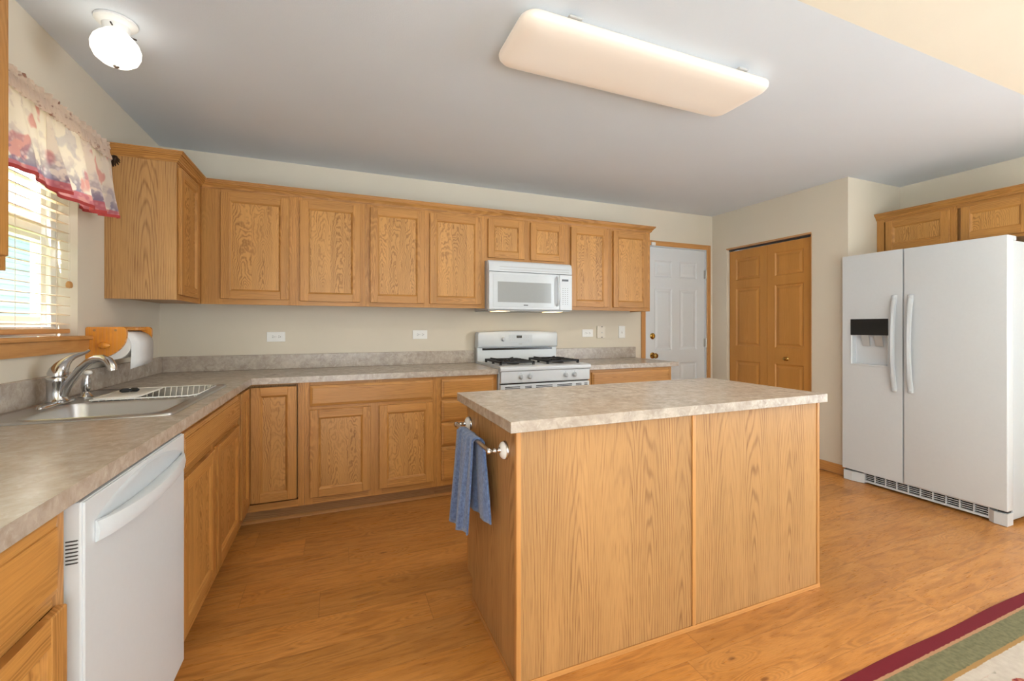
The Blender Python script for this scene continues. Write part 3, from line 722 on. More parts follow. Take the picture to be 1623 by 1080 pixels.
# rim with soft outer edge, made of strips round the two bowls
mb.loops([rrect(RX0 + i_, RX1 - i_, RY0 + i_, RY1 - i_, .03 - i_ * .4, z_) for i_, z_ in ((0, CT + .0006), (.001, CT + .005), (.004, CT + .0085), (.008, CT + .0085), (e, zt))], cap0=False, cap1=False)
def bridge(outer, inner):
    # outer: 4 corners rectangle, inner: rounded rect loop -> fan-fill between
    n = len(inner) // 4; vs = list(outer) + list(inner); fs = []
    for q in range(4):
        seg = [4 + (q * n + i) for i in range(n)]
        for i in range(n - 1): fs.append((q, seg[i], seg[i + 1]))
        nq = (q + 1) % 4; fs.append((q, seg[-1], 4 + (nq * n) % len(inner), nq))
    mb.faces(vs, fs)
def corners(x0, x1, y0, y1): return [(x1, y1, zt), (x0, y1, zt), (x0, y0, zt), (x1, y0, zt)]
xi0, xi1, yi0_, yi1_ = RX0 + e, RX1 - e, RY0 + e, RY1 - e
ym = (B1[3] + B2[2]) / 2
bridge(corners(B1[0] - .006, xi1, yi0_, ym), rrect(*B1, .055, zt)); bridge(corners(B2[0] - .006, xi1, ym, yi1_), rrect(*B2, .055, zt))
mb.faces([(xi0, yi0_, zt), (B1[0] - .006, yi0_, zt), (B1[0] - .006, yi1_, zt), (xi0, yi1_, zt)], [(0, 1, 2, 3)])
rim = mb.build('rim', M['steel'], sk, smooth=35)
for B in (B1, B2):
    mb = MB(); L = []
    for (i_, r, z) in ((-.005, .058, zt + .0002), (-.002, .056, zt + .0026), (.001, .055, zt + .0022), (.005, .053, zt - .006), (.006, .052, CT - .12), (.02, .05, CT - .155), (.05, .04, CT - .168)):
        L.append(rrect(B[0] + i_, B[1] - i_, B[2] + i_, B[3] - i_, r, z))
    mb.loops(L, cap0=False)
    bw = mb.build('bowl', M['steel'], sk, smooth=50)
    mb = MB(); mb.lathe(((B[0] + B[1]) / 2, (B[2] + B[3]) / 2, CT - .168), [(.045, 0), (.045, .003), (.034, .003), (.030, .001), (0, .001)]); mb.build('drain', M['chrome'], bw, smooth=40)
# faucet
fx, fyy = -1.022, 2.300
ft = thing('faucet', 'chrome single-lever kitchen faucet with curved spout at the back of the sink', 'faucet', (fx, fyy, zt))
mb = MB(); L = []
for (s_, z) in ((1, zt + .0004), (.98, zt + .006), (.9, zt + .010), (.75, zt + .012)):
    L.append([(fx + .026 * s_ * math.cos(a), fyy + .125 * s_ * math.sin(a), z) for a in [2 * math.pi * i / 32 for i in range(32)]])
mb.loops(L); mb.build('deck_plate', M['chrome'], ft, smooth=50)
mb = MB(); mb.lathe((fx, fyy, zt + .008), [(.034, 0), (.035, .006), (.032, .010), (.030, .014), (.030, .075), (.0315, .078), (.0315, .097), (.030, .100), (0, .100)], n=32)
mb.build('body', M['chrome'], ft, smooth=35)
mb = MB(); pts = [(fx + a_, fyy + b_, zt + .1085 + c_) for a_, b_, c_ in ((0, 0, 0), (.001, .001, .010), (.004, .005, .024), (.009, .012, .040), (.015, .021, .054), (.023, .033, .067), (.033, .048, .077), (.044, .066, .084), (.054, .083, .090), (.060, .094, .098))]
mb.tube(pts, [.029, .0305, .029, .024, .018, .013, .0095, .0075, .006, .005], 20); mb.build('lever', M['chrome'], ft, smooth=60)
mb = MB(); dx, dy = .200, -.080; sp = []
for (s_, z) in ((.10, .955), (.16, .985), (.28, 1.020), (.42, 1.058), (.57, 1.086), (.70, 1.099), (.82, 1.100), (.92, 1.090), (.985, 1.070), (1.0, 1.052)): sp.append((fx + dx * s_, fyy + dy * s_, z))
mb.tube(sp, [.016, .016, .0155, .015, .0145, .0145, .015, .0165, .0165, .0155], 16)
mb.build('spout', M['chrome'], ft, smooth=60)
# side sprayer
sx_, sy_ = -1.008, 2.480
sp_ = thing('side_sprayer', 'small chrome side sprayer with white tip, standing right of the faucet', 'sprayer', (sx_, sy_, zt))
mb = MB(); mb.lathe((sx_, sy_, zt + .0004), [(.026, 0), (.026, .004), (.020, .010), (.012, .020), (.011, .024)], n=24); mb.build('base', M['chrome'], sp_, smooth=40)
mb = MB(); mb.tube([(sx_, sy_, zt + .024), (sx_, sy_, zt + .045), (sx_, sy_, zt + .07), (sx_ + .002, sy_, zt + .085), (sx_ + .006, sy_, zt + .097)], [.011, .0165, .0155, .012, .010], 18); mb.build('handle', M['chrome'], sp_, smooth=60)
mb = MB(); mb.lathe((sx_ + .006, sy_, zt + .097), [(.008, 0), (.0145, .004), (.0155, .011), (.012, .018), (0, .020)], n=18); mb.build('spray_tip', M['porcelain'], sp_, smooth=50)
# white rack over the far bowl
rk = thing('dish_rack', 'white wire rack with solid end resting over the far sink bowl', 'rack', (-.77, 2.51, zt))
mb = MB(); zr = zt + .006; wr_ = .0022
ra = [(-.930, 2.318), (-.60, 2.318), (-.575, 2.36), (-.575, 2.66), (-.60, 2.69), (-.93, 2.69)]
def wire(p): mb.tube([(a, b, zr) for a, b in p], wr_ * 1.25, 8)
wire(ra + [ra[0]])
zl = zr - .052
for k in range(16):
    x = -.928 + k * .0232
    for y in (2.345, 2.665): mb.cyl((x, y, zl), (x, y + (.020 if y > 2.5 else -.022), zr), wr_, 6)
    mb.cyl((x, 2.345, zl), (x, 2.665, zl), wr_, 6)
for k in range(14):
    y = 2.345 + k * .0246
    for (x, xx) in ((-.915, -.929), (-.590, -.577)): mb.cyl((x, y, zl), (xx, y, zr), wr_, 6)
for y in (2.345, 2.5, 2.665): mb.cyl((-.915, y, zl), (-.590, y, zl), wr_, 6)
mb.build('wire_frame', M['porcelain'], rk, smooth=60)
mb = MB(); mb.loops([rrect(-.928, -.775, 2.320, 2.62, .02, zr + .003), rrect(-.928, -.775, 2.320, 2.62, .02, zr + .007), rrect(-.924, -.779, 2.324, 2.616, .018, zr + .0085)]); mb.build('solid_end', M['porcelain'], rk, smooth=40)
sc_ = thing('scouring_brush', 'small black two-lobed brush lying on the white sink rack', 'brush', (-.85, 2.41, zr + .008))
mb = MB()
for (x, y, a) in ((-.872, 2.475, .6), (-.845, 2.492, -.3)):
    L = []
    for (s_, z) in ((.6, .0005), (1, .006), (.95, .012), (.5, .018)):
        L.append([(x + .020 * s_ * math.cos(q) * math.cos(a) - .010 * s_ * math.sin(q) * math.sin(a), y + .020 * s_ * math.cos(q) * math.sin(a) + .010 * s_ * math.sin(q) * math.cos(a), zr + .008 + z) for q in [2 * math.pi * i / 20 for i in range(20)]])
    mb.loops(L)
mb.cyl((-.860, 2.482, zr + .012), (-.856, 2.485, zr + .020), .009, 12)
mb.build('head', M['rubber'], sc_, smooth=50)

# ================================================================== PAPER TOWEL HOLDER
ph = thing('paper_towel_holder', 'varnished pine paper towel holder fixed to the wall right of the window', 'holder', (XL, 2.9, 1.07))
def dplate(y0, y1):
    x0 = XL + .002; pts = [(x0, 1.072), (x0 + .058, 1.072)]
    for i in range(9):
        a = math.radians(-72 + 72 * i / 8); pts.append((x0 + .036 + .118 * math.cos(a), 1.184 + .112 * math.sin(a)))
    pts += [(x0 + .154, 1.212), (x0 + .148, 1.221), (x0 + .138, 1.224), (x0 + .006, 1.224), (x0, 1.218)]
    mb = MB(); mb.prism(pts, y0, y1, 'y'); return mb
P1 = dplate(2.738, 2.756).build('end_plate', M['pine'], ph)
dplate(3.052, 3.070).build('end_plate', M['pine'], ph)
mb = MB(); mb.box(XL + .004, XL + .135, 2.7565, 3.0515, 1.206, 1.2225, .003); mb.build('top_shelf', M['pine'], ph)
mb = MB(); mb.box(XL + .002, XL + .016, 2.7565, 3.0515, 1.12, 1.205); mb.build('back_board', M['pine'], ph)
mb = MB(); rx, rz = XL + .075, 1.135
mb.lathe((rx, 2.7375, rz), [(.016, 0), (.019, -.004), (.020, -.012), (.014, -.018), (0, -.020)], 'y', 20, sx=1.15, sy=.8); mb.build('dowel_knob', M['pine'], ph, smooth=50)
for x in (XL + .035, XL + .115):
    mb = MB(); mb.lathe((x, 2.7378, 1.208), [(.0055, 0), (.0055, -.001), (0, -.0015)], 'y', 12); mb.build('screw', M['kick'], ph)
pt = thing('paper_towel_roll', 'white paper towel roll with one sheet hanging, held in the pine holder', 'paper towels', (rx, 2.9, rz))
mb = MB(); rr = .069; rcx, rcz = XL + .096, 1.132
mb.lathe((rcx, 2.762, rcz), [(.020, 0), (rr, 0), (rr, .284), (.020, .284)], 'y', 48)
mb.build('roll', M['paper'], pt, smooth=40)
mb = MB(); pts = []
for i in range(10): a = math.radians(80 - 80 * i / 9); pts.append((rcx + (rr + .0015) * math.cos(a), rcz + (rr + .0015) * math.sin(a)))
pts += [(rcx + rr + .002, 1.11), (rcx + rr + .001, 1.085), (rcx + rr - .001, 1.055), (rcx + rr - .002, 1.030)]
vs = []; n = len(pts)
for j, (x, z) in enumerate(pts):
    zz = z
    for y in (2.764, 3.044): vs.append((x, y, zz - (.016 if (j == n - 1 and y < 2.9) else 0)))
mb.faces(vs, [(2 * i, 2 * i + 1, 2 * i + 3, 2 * i + 2) for i in range(n - 1)])
sh = mb.build('loose_sheet', M['paper'], pt, smooth=180)
md = sh.modifiers.new('thick', 'SOLIDIFY'); md.thickness = .0008; md.offset = 1

# ================================================================== BLIND AND VALANCE
bl = thing('window_blind', 'pale wooden slat blind hanging in the sink window', 'blind', (XL - .045, 2.29, WZ0))
bx0, bx1 = XL - .066, XL - .018; by0, by1 = WY0 + .008, WY1 - .020
mb = MB(); z = WZ0 + .055
while z < WZ1 - .05:
    t_ = .0045
    mb.prism([(bx0, z + t_), (bx1, z - t_), (bx1, z - t_ + .0028), (bx0, z + t_ + .0028)], by0, by1, 'y'); z += .0415
mb.build('slats', M['blind'], bl)
mb = MB(); mb.box(bx0, bx1 + .002, by0, by1 - .003, WZ0 + .012, WZ0 + .032, .003); mb.build('bottom_rail', M['blind_rail'], bl)
mb = MB(); mb.box(bx0 - .004, bx1 + .004, by0, by1, WZ1 - .045, WZ1 - .003, .003); mb.build('head_rail', M['blind'], bl)
mb = MB()
for y in (by0 + .10, (by0 + by1) / 2, by1 - .11):
    for x in (bx0 - .001, bx1 + .001): mb.cyl((x, y, WZ0 + .03), (x, y, WZ1 - .04), .0009, 6)
mb.build('ladder_cord', M['cord'], bl)
mb = MB(); mb.cyl((bx1 + .006, by1 - .028, 1.43), (bx1 + .006, by1 - .024, WZ1 - .04), .001, 6); mb.cyl((bx1 + .006, by1 - .014, 1.43), (bx1 + .006, by1 - .022, WZ1 - .04), .001, 6)
pc = mb.build('pull_cord', M['cord'], bl)
for q in (0, .013):
    mb = MB(); mb.lathe((bx1 + .006, by1 - .028 + q, 1.402), [(.006, 0), (.0095, .006), (.009, .018), (.006, .026), (.002, .030)], n=14); mb.build('tassel', M['tassel'], pc, smooth=50)

rd = thing('curtain_rod', 'dark curtain rod with leafy end ornament holding the valance', 'curtain rod', (XL + .085, 2.3, 2.062))
rxx, rzz = XL + .088, 2.060
mb = MB(); mb.cyl((rxx, 1.80, rzz), (rxx, 2.785, rzz), .006, 10); mb.build('rod', M['bronze'], rd, smooth=60)
mb = MB()
for k in range(7):
    a = -1.2 + k * .38; l_ = .075 - .005 * abs(k - 3)
    pts = [(rxx, 2.772, rzz)] + [(rxx + .012 * math.sin(a * 2) * s_, 2.772 + l_ * s_ * math.cos(a * .8), rzz - .012 * s_ + .026 * math.sin(a) * s_ + .006 * math.sin(3 * s_)) for s_ in (.35, .7, 1.0)]
    mb.tube(pts, [.007, .008, .006, .002], 7)
mb.lathe((rxx, 2.785, rzz), [(.0, -.01), (.011, -.004), (.011, .005), (0, .012)], 'y', 12)
mb.build('leaf_ornament', M['bronze'], rd, smooth=60)
mb = MB(); mb.box(XL + .001, XL + .004, 2.760, 2.776, 2.035, 2.085); mb.cyl((XL + .003, 2.768, rzz), (rxx, 2.768, rzz), .005, 8); mb.build('bracket', M['bronze'], rd, smooth=40)

va = thing('valance', 'gathered cream valance with wine-and-fruit print and red hem over the sink window', 'curtain', (XL + .088, 2.3, 1.745))
def cloth(name, mat, y0, y1, z0f, z1, amp0, amp1, freq, xoff, parent, ny=150, nz=16, phase=0.0, flare=0.0):
    mb = MB(); vs = []
    for j in range(nz + 1):
        v = j / nz
        for i in range(ny + 1):
            u = i / ny; y = y0 + (y1 - y0) * u
            zb = z0f(u); z = z1 + (zb - z1) * v
            a = amp0 + (amp1 - amp0) * v
            w_ = math.sin(2 * math.pi * freq * u + phase + .8 * math.sin(5 * u + phase)) + .35 * math.sin(2 * math.pi * freq * 2.3 * u + 1.3 + phase)
            g_ = math.sin(2 * math.pi * freq * 3.1 * u + phase) * amp0 * .6 * (1 - v)
            vs.append((xoff + a * w_ + g_ + .012 * v + flare * v * u, y + .004 * math.sin(9 * v + 13 * u), z))
    n = ny + 1
    mb.faces(vs, [(j * n + i, j * n + i + 1, (j + 1) * n + i + 1, (j + 1) * n + i) for j in range(nz) for i in range(ny)])
    o = mb.build(name, mat, parent, smooth=180)
    return o
secs = [(1.80, 2.235, 1.745, 0.3, 2.2), (2.195, 2.50, 1.742, 2.1, 1.6), (2.465, 2.735, 1.750, 4.0, 1.8)]
for (a, b, zb, phs, fr) in secs:
    xo = rxx + .004 + (.012 if phs == 2.1 else 0)
    p = cloth('panel', M['curtain'], a, b, lambda u, zb=zb, phs=phs: zb + .012 * math.sin(3.2 * u + phs), 2.058, .004, .020, fr, xo, va, phase=phs, flare=.045 if b < 2.7 else .02)
    # hem band follows the foot of this panel
    mb = MB(); me = p.data; ny, nz = 150, 16; org = Vector(LOC['valance'])
    top = [me.vertices[(nz) * (ny + 1) + i].co + org for i in range(ny + 1)]
    vs = [];
    for q in top: vs += [(q.x + .0015, q.y, q.z + .006), (q.x + .0015, q.y, q.z - .007), (q.x - .0015, q.y, q.z - .007), (q.x - .0015, q.y, q.z + .006)]
    fs = []
    for i in range(ny):
        for k in range(4): fs.append((4 * i + k, 4 * i + (k + 1) % 4, 4 * i + 4 + (k + 1) % 4, 4 * i + 4 + k))
    mb.faces(vs, fs); mb.build('hem', M['hem'], p, smooth=60)
cloth('rod_pocket', M['ruffle'], 1.80, 2.712, lambda u: 2.026 + .003 * math.sin(60 * u), 2.080, .006, .006, 34, rxx + .012, va, ny=420, nz=5)
cloth('ruffle_header', M['ruffle'], 1.80, 2.706, lambda u: 2.076, 2.112, .011, .005, 19, rxx + .004, va, ny=420, nz=6, phase=1.0)

# ================================================================== DISHWASHER
dw = thing('dishwasher', 'white front dishwasher under the worktop beside the sink cabinet', 'dishwasher', (XL + .32, 1.485, 0))
dy0, dy1 = 1.168, 1.800; dxf = -.478
mb = MB(); mb.box(XL + .02, -.535, dy0 + .004, dy1 - .004, .10, BT - .004); mb.build('tub_body', M['white2'], dw)
mb = MB(); mb.box(-.533, dxf - .004, dy0, dy1, .105, .868, .003, seg=2); mb.box(dxf - .006, dxf, dy0 + .004, dy1 - .001, .107, .866, .003, seg=2); d_ = mb.build('door', M['white'], dw)
mb = MB(); vs = []
# long curved pull; raised arc in darker white stands in for its recess shade
yc0, yc1 = 1.212, 1.775; n = 28; L = []
for i in range(n + 1):
    u = i / n; y = yc0 + (yc1 - yc0) * u; s_ = math.sin(math.pi * u)
    out = .006 + .030 * s_ ** .6; zt_ = .812 - .012 * s_; zb_ = .765 - .002 * s_
    L.append([(dxf + .0004, y, zb_), (dxf + out, y, zb_ + .003), (dxf + out + .003, y, (zt_ + zb_) / 2), (dxf + out - .001, y, zt_ - .002), (dxf + out - .008, y, zt_), (dxf + .0004, y, zt_ - .006)])
mb.loops(L); mb.build('handle', M['white'], d_, smooth=50)
mb = MB(); L = []
for i in range(n + 1):
    u = i / n; y = yc0 + (yc1 - yc0) * u; s_ = math.sin(math.pi * u)
    zt_ = .812 + .046 * s_ ** .8
    L.append([(dxf + .0004, y, .790), (dxf + .0012, y, .800), (dxf + .0030 * (.2 + s_), y, zt_ - .012), (dxf + .0045 * (.2 + s_), y, zt_ - .003), (dxf + .0003, y, zt_ + .001), (dxf + .0001, y, .790)])
mb.loops(L); mb.build('finger_scoop', M['white2'], d_, smooth=60)
mb = MB()
for k in range(7):
    z = .744 + k * .0075
    mb.prism([(-.5065, z), (-.489, z + .0005), (-.486, z + .002), (-.488, z + .0035), (-.5065, z + .003)], dy0 - .0006, dy0 + .002, 'y')
mb.build('vent_slots', M['seam'], dw)
mb = MB(); mb.box(-.56, -.548, dy0 + .01, dy1 - .01, .005, .098); mb.build('toe_panel', M['white2'], dw)

# ================================================================== RANGE
rg = thing('gas_range', 'white gas range with black grates between the worktops', 'range', (1.475, 3.35, 0))
gx0, gx1 = 1.0925, 1.8585; gyf = 3.045
mb = MB(); mb.box(gx0 + .002, gx1 - .002, gyf + .02, YB - .03, .02, .905); mb.build('body', M['white'], rg)
mb = MB()
prof = [(gyf - .030, .900), (gyf - .033, .912), (gyf - .030, .924), (gyf - .018, .9305), (gyf + .02, .932), (3.590, .932), (3.590, .906), (gyf - .02, .893)]
mb.prism(prof, gx0 + .001, gx1 - .001, 'x'); mb.build('cooktop', M['white'], rg, smooth=30)
mb = MB(); mb.prism([(gyf - .022, .892), (gyf + .02, .8925), (gyf + .02, .806), (gyf - .014, .806), (gyf - .020, .812)], gx0 + .008, gx1 - .008, 'x'); cp = mb.build('control_panel', M['white'], rg)
for x in (1.258, 1.330, 1.635, 1.713):
    mb = MB(); mb.lathe((x, gyf - .022, .852), [(.0195, .002), (.0195, -.004), (.0165, -.008), (.0155, -.022), (.013, -.025), (0, -.025)], 'y', 20); mb.box(x - .0035, x + .0035, gyf - .052, gyf - .042, .838, .866, .002)
    mb.build('knob', M['white2'], cp, smooth=40)
    mb = MB(); mb.box(x - .0015, x + .0015, gyf - .0226, gyf - .0222, .875, .880); mb.build('pointer_mark', M['seam'], cp)
mb = MB(); mb.box(gx0 + .012, gx1 - .012, gyf - .0, gyf + .019, .797, .8055); mb.build('door_gap', M['black'], rg)
mb = MB(); mb.box(gx0 + .006, gx1 - .006, gyf - .018, gyf + .019, .20, .796, .006, seg=2); od = mb.build('oven_door', M['white'], rg)
mb = MB()
for (a, b) in ((.04, .16), (.20, .255), (.29, .43), (.47, .60), (.635, .685), (.71, .74)):
    for z in (.764, .775): mb.box(gx0 + a, gx0 + b, gyf - .0186, gyf - .0180, z, z + .006)
mb.build('vent_slots', M['seam'], od)
mb = MB(); mb.box(gx0 + .16, gx1 - .16, gyf - .0186, gyf - .0180, .40, .62); mb.build('oven_window', M['black'], od)
mb = MB(); mb.cyl((gx0 + .06, gyf - .055, .715), (gx1 - .06, gyf - .055, .715), .012, 12)
for x in (gx0 + .08, gx1 - .08): mb.cyl((x, gyf - .018, .715), (x, gyf - .055, .715), .009, 10)
mb.build('oven_handle', M['white2'], od, smooth=50)
mb = MB(); mb.box(gx0 + .006, gx1 - .006, gyf - .014, gyf + .019, .03, .19, .006, seg=2); mb.build('storage_drawer', M['white'], rg)
# backguard
mb = MB(); mb.box(gx0 + .004, gx1 - .004, 3.610, 3.662, .906, 1.045, .004); bgd = mb.build('backguard', M['white'], rg)
mb = MB(); L = []
n = 24
for (dy_, s0, s1) in ((0, 0, 0),):
    pass
def bgshape(x0, x1, z0, z1, crown, r=.03):
    pts = [(x0, z0), (x1, z0)]
    for i in range(7): a = math.radians(90 * i / 6); pts.append((x1 - r + r * math.cos(a) * .6 + r * .4, z1 - r + r * math.sin(a)))
    for i in range(1, 12):
        u = i / 12; pts.append((x1 - r - (x1 - x0 - 2 * r) * u, z1 + crown * math.sin(math.pi * u)))
    for i in range(7): a = math.radians(90 + 90 * i / 6); pts.append((x0 + r + r * math.cos(a) * .6 - r * .4, z1 - r + r * math.sin(a)))
    return pts
A = bgshape(gx0, gx1, 1.046, 1.180, .010)
L = [[(x, 3.665, z) for x, z in A], [(x, 3.600, z) for x, z in A], [((x - 1.475) * .985 + 1.475, 3.588, (z - 1.11) * .93 + 1.11) for x, z in A], [((x - 1.475) * .95 + 1.475, 3.583, (z - 1.11) * .80 + 1.11) for x, z in A]]
mb.loops(L); cpn = mb.build('console', M['white'], bgd, smooth=40)
mb = MB(); mb.box(gx0 + .05, gx1 - .05, 3.6088, 3.6099, 1.022, 1.040); mb.build('vent_gap', M['black'], bgd)
mb = MB(); mb.lathe((1.325, 3.5828, 1.118), [(.021, 0), (.020, -.008), (.016, -.012), (.015, -.024), (0, -.026)], 'y', 20); mb.build('oven_knob', M['white2'], cpn, smooth=40)
mb = MB(); mb.box(1.375, 1.600, 3.5818, 3.5826, 1.085, 1.155, .001); kp = mb.build('key_panel', M['white2'], cpn)
mb = MB(); mb.box(1.449, 1.499, 3.5808, 3.5816, 1.126, 1.148); mb.build('clock_display', M['black'], cpn)
mb = MB()
for x in (1.39, 1.411, 1.432, 1.52, 1.540, 1.561):
    for z in (1.134, 1.107):
        dk = x > 1.53
        mb.box(x - (.004 if dk else .003), x + (.004 if dk else .003), 3.5810, 3.5816, z - .0025, z + .0025)
mb.build('key_marks', M['grey'], cpn)
mb = MB(); mb.box(1.467, 1.500, 3.5822, 3.5828, 1.070, 1.076); mb.build('name_badge', M['grey'], cpn)
# burners and grates
for (bx, byy) in ((1.27, 3.215), (1.27, 3.39), (1.665, 3.215), (1.665, 3.39)):
    mb = MB(); mb.lathe((bx, byy, .9325), [(.050, 0), (.046, .004), (.034, .006), (.034, .014), (.030, .018), (0, .019)]); mb.build('burner', M['iron'], rg, smooth=40)
for (a, b) in ((1.135, 1.405), (1.530, 1.800)):
    mb = MB(); y0_, y1_ = 3.125, 3.480; zg = .960; t_ = .0085
    def bar(xa, ya, xb, yb, h_=.015):
        mb.box(min(xa, xb) - t_, max(xa, xb) + t_, min(ya, yb) - t_, max(ya, yb) + t_, zg - h_, zg, .002)
    bar(a, y0_, b, y0_); bar(a, y1_, b, y1_); bar(a, y0_, a, y1_); bar(b, y0_, b, y1_); ym_ = (y0_ + y1_) / 2; bar(a, ym_, b, ym_)
    cx_ = (a + b) / 2
    for cy_ in (3.215, 3.39):
        for (p, q) in (((a, cy_), (cx_ - .045, cy_)), ((b, cy_), (cx_ + .045, cy_)), ((cx_, cy_ - .085), (cx_, cy_ - .04)), ((cx_, cy_ + .04), (cx_, cy_ + .085))):
            bar(p[0], p[1], q[0], q[1], .014)
        for sx2 in (-1, 1):
            for sy2 in (-1, 1): mb.tube([(cx_ + sx2 * .045, cy_ + sy2 * .045, zg - .004), (cx_ + sx2 * .10, cy_ + sy2 * .085, zg + .004)], .006, 6)
    for x in (a, b):
        for y in (y0_, ym_, y1_): mb.box(x - .008, x + .008, y - .008, y + .008, .9325, zg - .008)
    mb.build('grate', M['iron'], rg)

# ================================================================== MICROWAVE
mw = thing('microwave', 'white over-the-range microwave hung under the short oak cabinet', 'microwave', (1.47, 3.5, 1.355))
mx0, mx1 = 1.0965, 1.844; myf = 3.318; mz0, mz1 = 1.362, 1.756
mb = MB(); mb.box(mx0, mx1, myf, YB - .002, mz0, mz1, .003); mb.build('body', M['white'], mw)
mb = MB(); mb.prism([(myf - .0005, 1.667), (myf - .024, 1.668), (myf - .022, 1.715), (myf - .012, 1.745), (myf - .0005, 1.753)], mx0 + .002, mx1 - .002, 'x'); vg = mb.build('vent_grille', M['white'], mw, smooth=30)
mb = MB()
for z in (1.682, 1.704): mb.box(mx0 + .09, mx1 - .03, myf - .0246, myf - .022, z, z + .0035)
mb.build('louvre_gap', M['grey'], vg)
F = face_y(mx0 + .001, myf - .0005, mz0 + .002)
DW = 1.722 - mx0; mb = MB(); fbox(mb, F, 0, DW, 0, .300, 0, .024, .006, seg=2); md_ = mb.build('door', M['white'], mw)
mb = MB(); fbox(mb, F, .035, DW - .055, .020, .282, .0242, .0262, .0008); gp = mb.build('glass_panel', M['mwface'], md_)
mb = MB(); fbox(mb, F, .072, .545, .058, .222, .0263, .0268); mb.build('window', M['mwglass'], gp)
mb = MB(); fbox(mb, F, .295, .335, .033, .040, .0264, .0268); mb.build('name_badge', M['seam'], md_)
mb = MB(); hx = 1.698; pts = [(hx, myf - .024, mz0 + .04), (hx, myf - .048, mz0 + .055), (hx, myf - .056, mz0 + .10), (hx, myf - .058, mz0 + .16), (hx, myf - .056, mz0 + .22), (hx, myf - .048, mz0 + .265), (hx, myf - .024, mz0 + .28)]
mb.tube(pts, .011, 12, flat=.8); mb.build('handle', M['white'], md_, smooth=60)
mb = MB(); fbox(mb, F, DW + .003, mx1 - mx0 - .002, 0, .300, 0, .024, .005, seg=2); cp = mb.build('control_panel', M['white'], mw)
mb = MB(); fbox(mb, F, DW + .022, DW + .083, .245, .262, .0242, .0250); mb.build('clock_display', M['black'], cp)
mb = MB()
for i in range(3):
    for j in range(9): fbox(mb, F, DW + .028 + i * .022, DW + .035 + i * .022, .050 + j * .0165, .0545 + j * .0165, .0242, .0247)
mb.build('key_marks', M['seam'], cp)
mb = MB(); mb.box(mx0 + .004, mx1 - .004, myf + .01, YB - .004, mz0 - .008, mz0 - .0005); mb.build('underside_tray', M['grey'], mw)
for x in (1.235, 1.72):
    mb = MB(); mb.box(x - .055, x + .055, myf + .02, myf + .20, mz0 - .0105, mz0 - .0085); mb.build('cooktop_lamp', M['hoodlamp'], mw)

# ================================================================== REFRIGERATOR
fr = thing('refrigerator', 'tall white side-by-side refrigerator with water dispenser', 'refrigerator', (4.15, 1.805, 0))
rx0 = 3.760; ry0, ry1, rs = 1.330, 2.278, 1.867; rz0, rz1 = .094, 1.788
mb = MB(); mb.box(3.842, 4.50, ry0 + .006, ry1 - .006, .03, 1.760, .006, seg=2); mb.build('body', M['white2'], fr)
mb = MB(); mb.box(3.832, 3.8415, ry0 + .014, ry1 - .014, rz0 + .01, 1.757); mb.build('door_gasket', M['grey'], fr)
# fridge door (right in the photo)
mb = MB(); mb.box(rx0, 3.831, ry0, rs - .003, rz0, rz1, .007, seg=3); rdoor = mb.build('fresh_food_door', M['white'], fr, smooth=40)
# freezer door with dispenser recess
F = face_mx(3.831, rs + .003, rz0); w_, h_ = ry1 - rs - .003, rz1 - rz0
us = [0, 1.962 - rs - .003, 2.212 - rs - .003, w_]; vs = [0, .930 - rz0, 1.160 - rz0, 1.281 - rz0, h_]
mb = MB(); panelled(mb, F, us, vs, {(1, 1)}, .071, [(.004, .004), (.006, .050), (.010, .052)], None)
ldoor = mb.build('freezer_door', M['white'], fr)
mb = MB(); fbox(mb, F, us[1] - .004, us[2] + .004, vs[2], vs[3] + .004, .0715, .0755, .002, seg=2); mb.build('dispenser_panel', M['black'], ldoor)
mb = MB(); fbox(mb, F, us[1] - .006, us[1] + .001, vs[1] - .006, vs[2], .0712, .0745, .0015); fbox(mb, F, us[2] - .001, us[2] + .006, vs[1] - .006, vs[2], .0712, .0745, .0015); fbox(mb, F, us[1], us[2], vs[1] - .006, vs[1] + .004, .0712, .0765, .0015); mb.build('dispenser_surround', M['white'], ldoor)
for (a, b) in ((.060, .112), (.150, .202)):
    a += us[1] - .01; b += us[1] - .01
    mb = MB(); A = [F(a, vs[2] - .002, .05), F(b, vs[2] - .002, .05), F(b, vs[2] - .085, .030), F(a, vs[2] - .085, .030)]
    B = [F(a, vs[2] - .002, .045), F(b, vs[2] - .002, .045), F(b, vs[2] - .085, .025), F(a, vs[2] - .085, .025)]
    mb.loops([A, B]); mb.build('dispenser_paddle', M['grey'], ldoor)
def fhandle(y, parent):
    mb = MB(); L = []; n = 20
    for i in range(n + 1):
        u = i / n; z = .752 + (1.455 - .752) * u; s_ = math.sin(math.pi * u)
        o_ = .004 + .045 * s_ ** .55; ww = .017 - .002 * s_
        L.append([(rx0 - .0004 if (i in (0, n)) else rx0 - o_ + .016, y - ww, z), (rx0 - o_, y - ww * .8, z), (rx0 - o_ - .006, y, z), (rx0 - o_, y + ww * .8, z), (rx0 - .0004 if (i in (0, n)) else rx0 - o_ + .016, y + ww, z)])
    mb.loops(L)
    mb.box(rx0 - .02, rx0 + .0, y - .014, y + .014, .752, .785, .004); mb.box(rx0 - .02, rx0 + .0, y - .014, y + .014, 1.42, 1.455, .004)
    return mb.build('handle', M['white2'], parent, smooth=50)
fhandle(1.918, ldoor); fhandle(1.818, rdoor)
mb = MB(); mb.box(3.790, 3.841, 1.425, 2.135, .016, .030); mb.box(3.790, 3.841, 1.425, 2.135, .082, .092)
for k in range(11): y = 1.425 + .071 * k; mb.box(3.790, 3.800, y - .003, y + .003, .030, .082)
for k in range(3): mb.box(3.791, 3.799, 1.425, 2.135, .041 + k * .0135, .045 + k * .0135)
bgz = mb.build('base_grille', M['white'], fr)
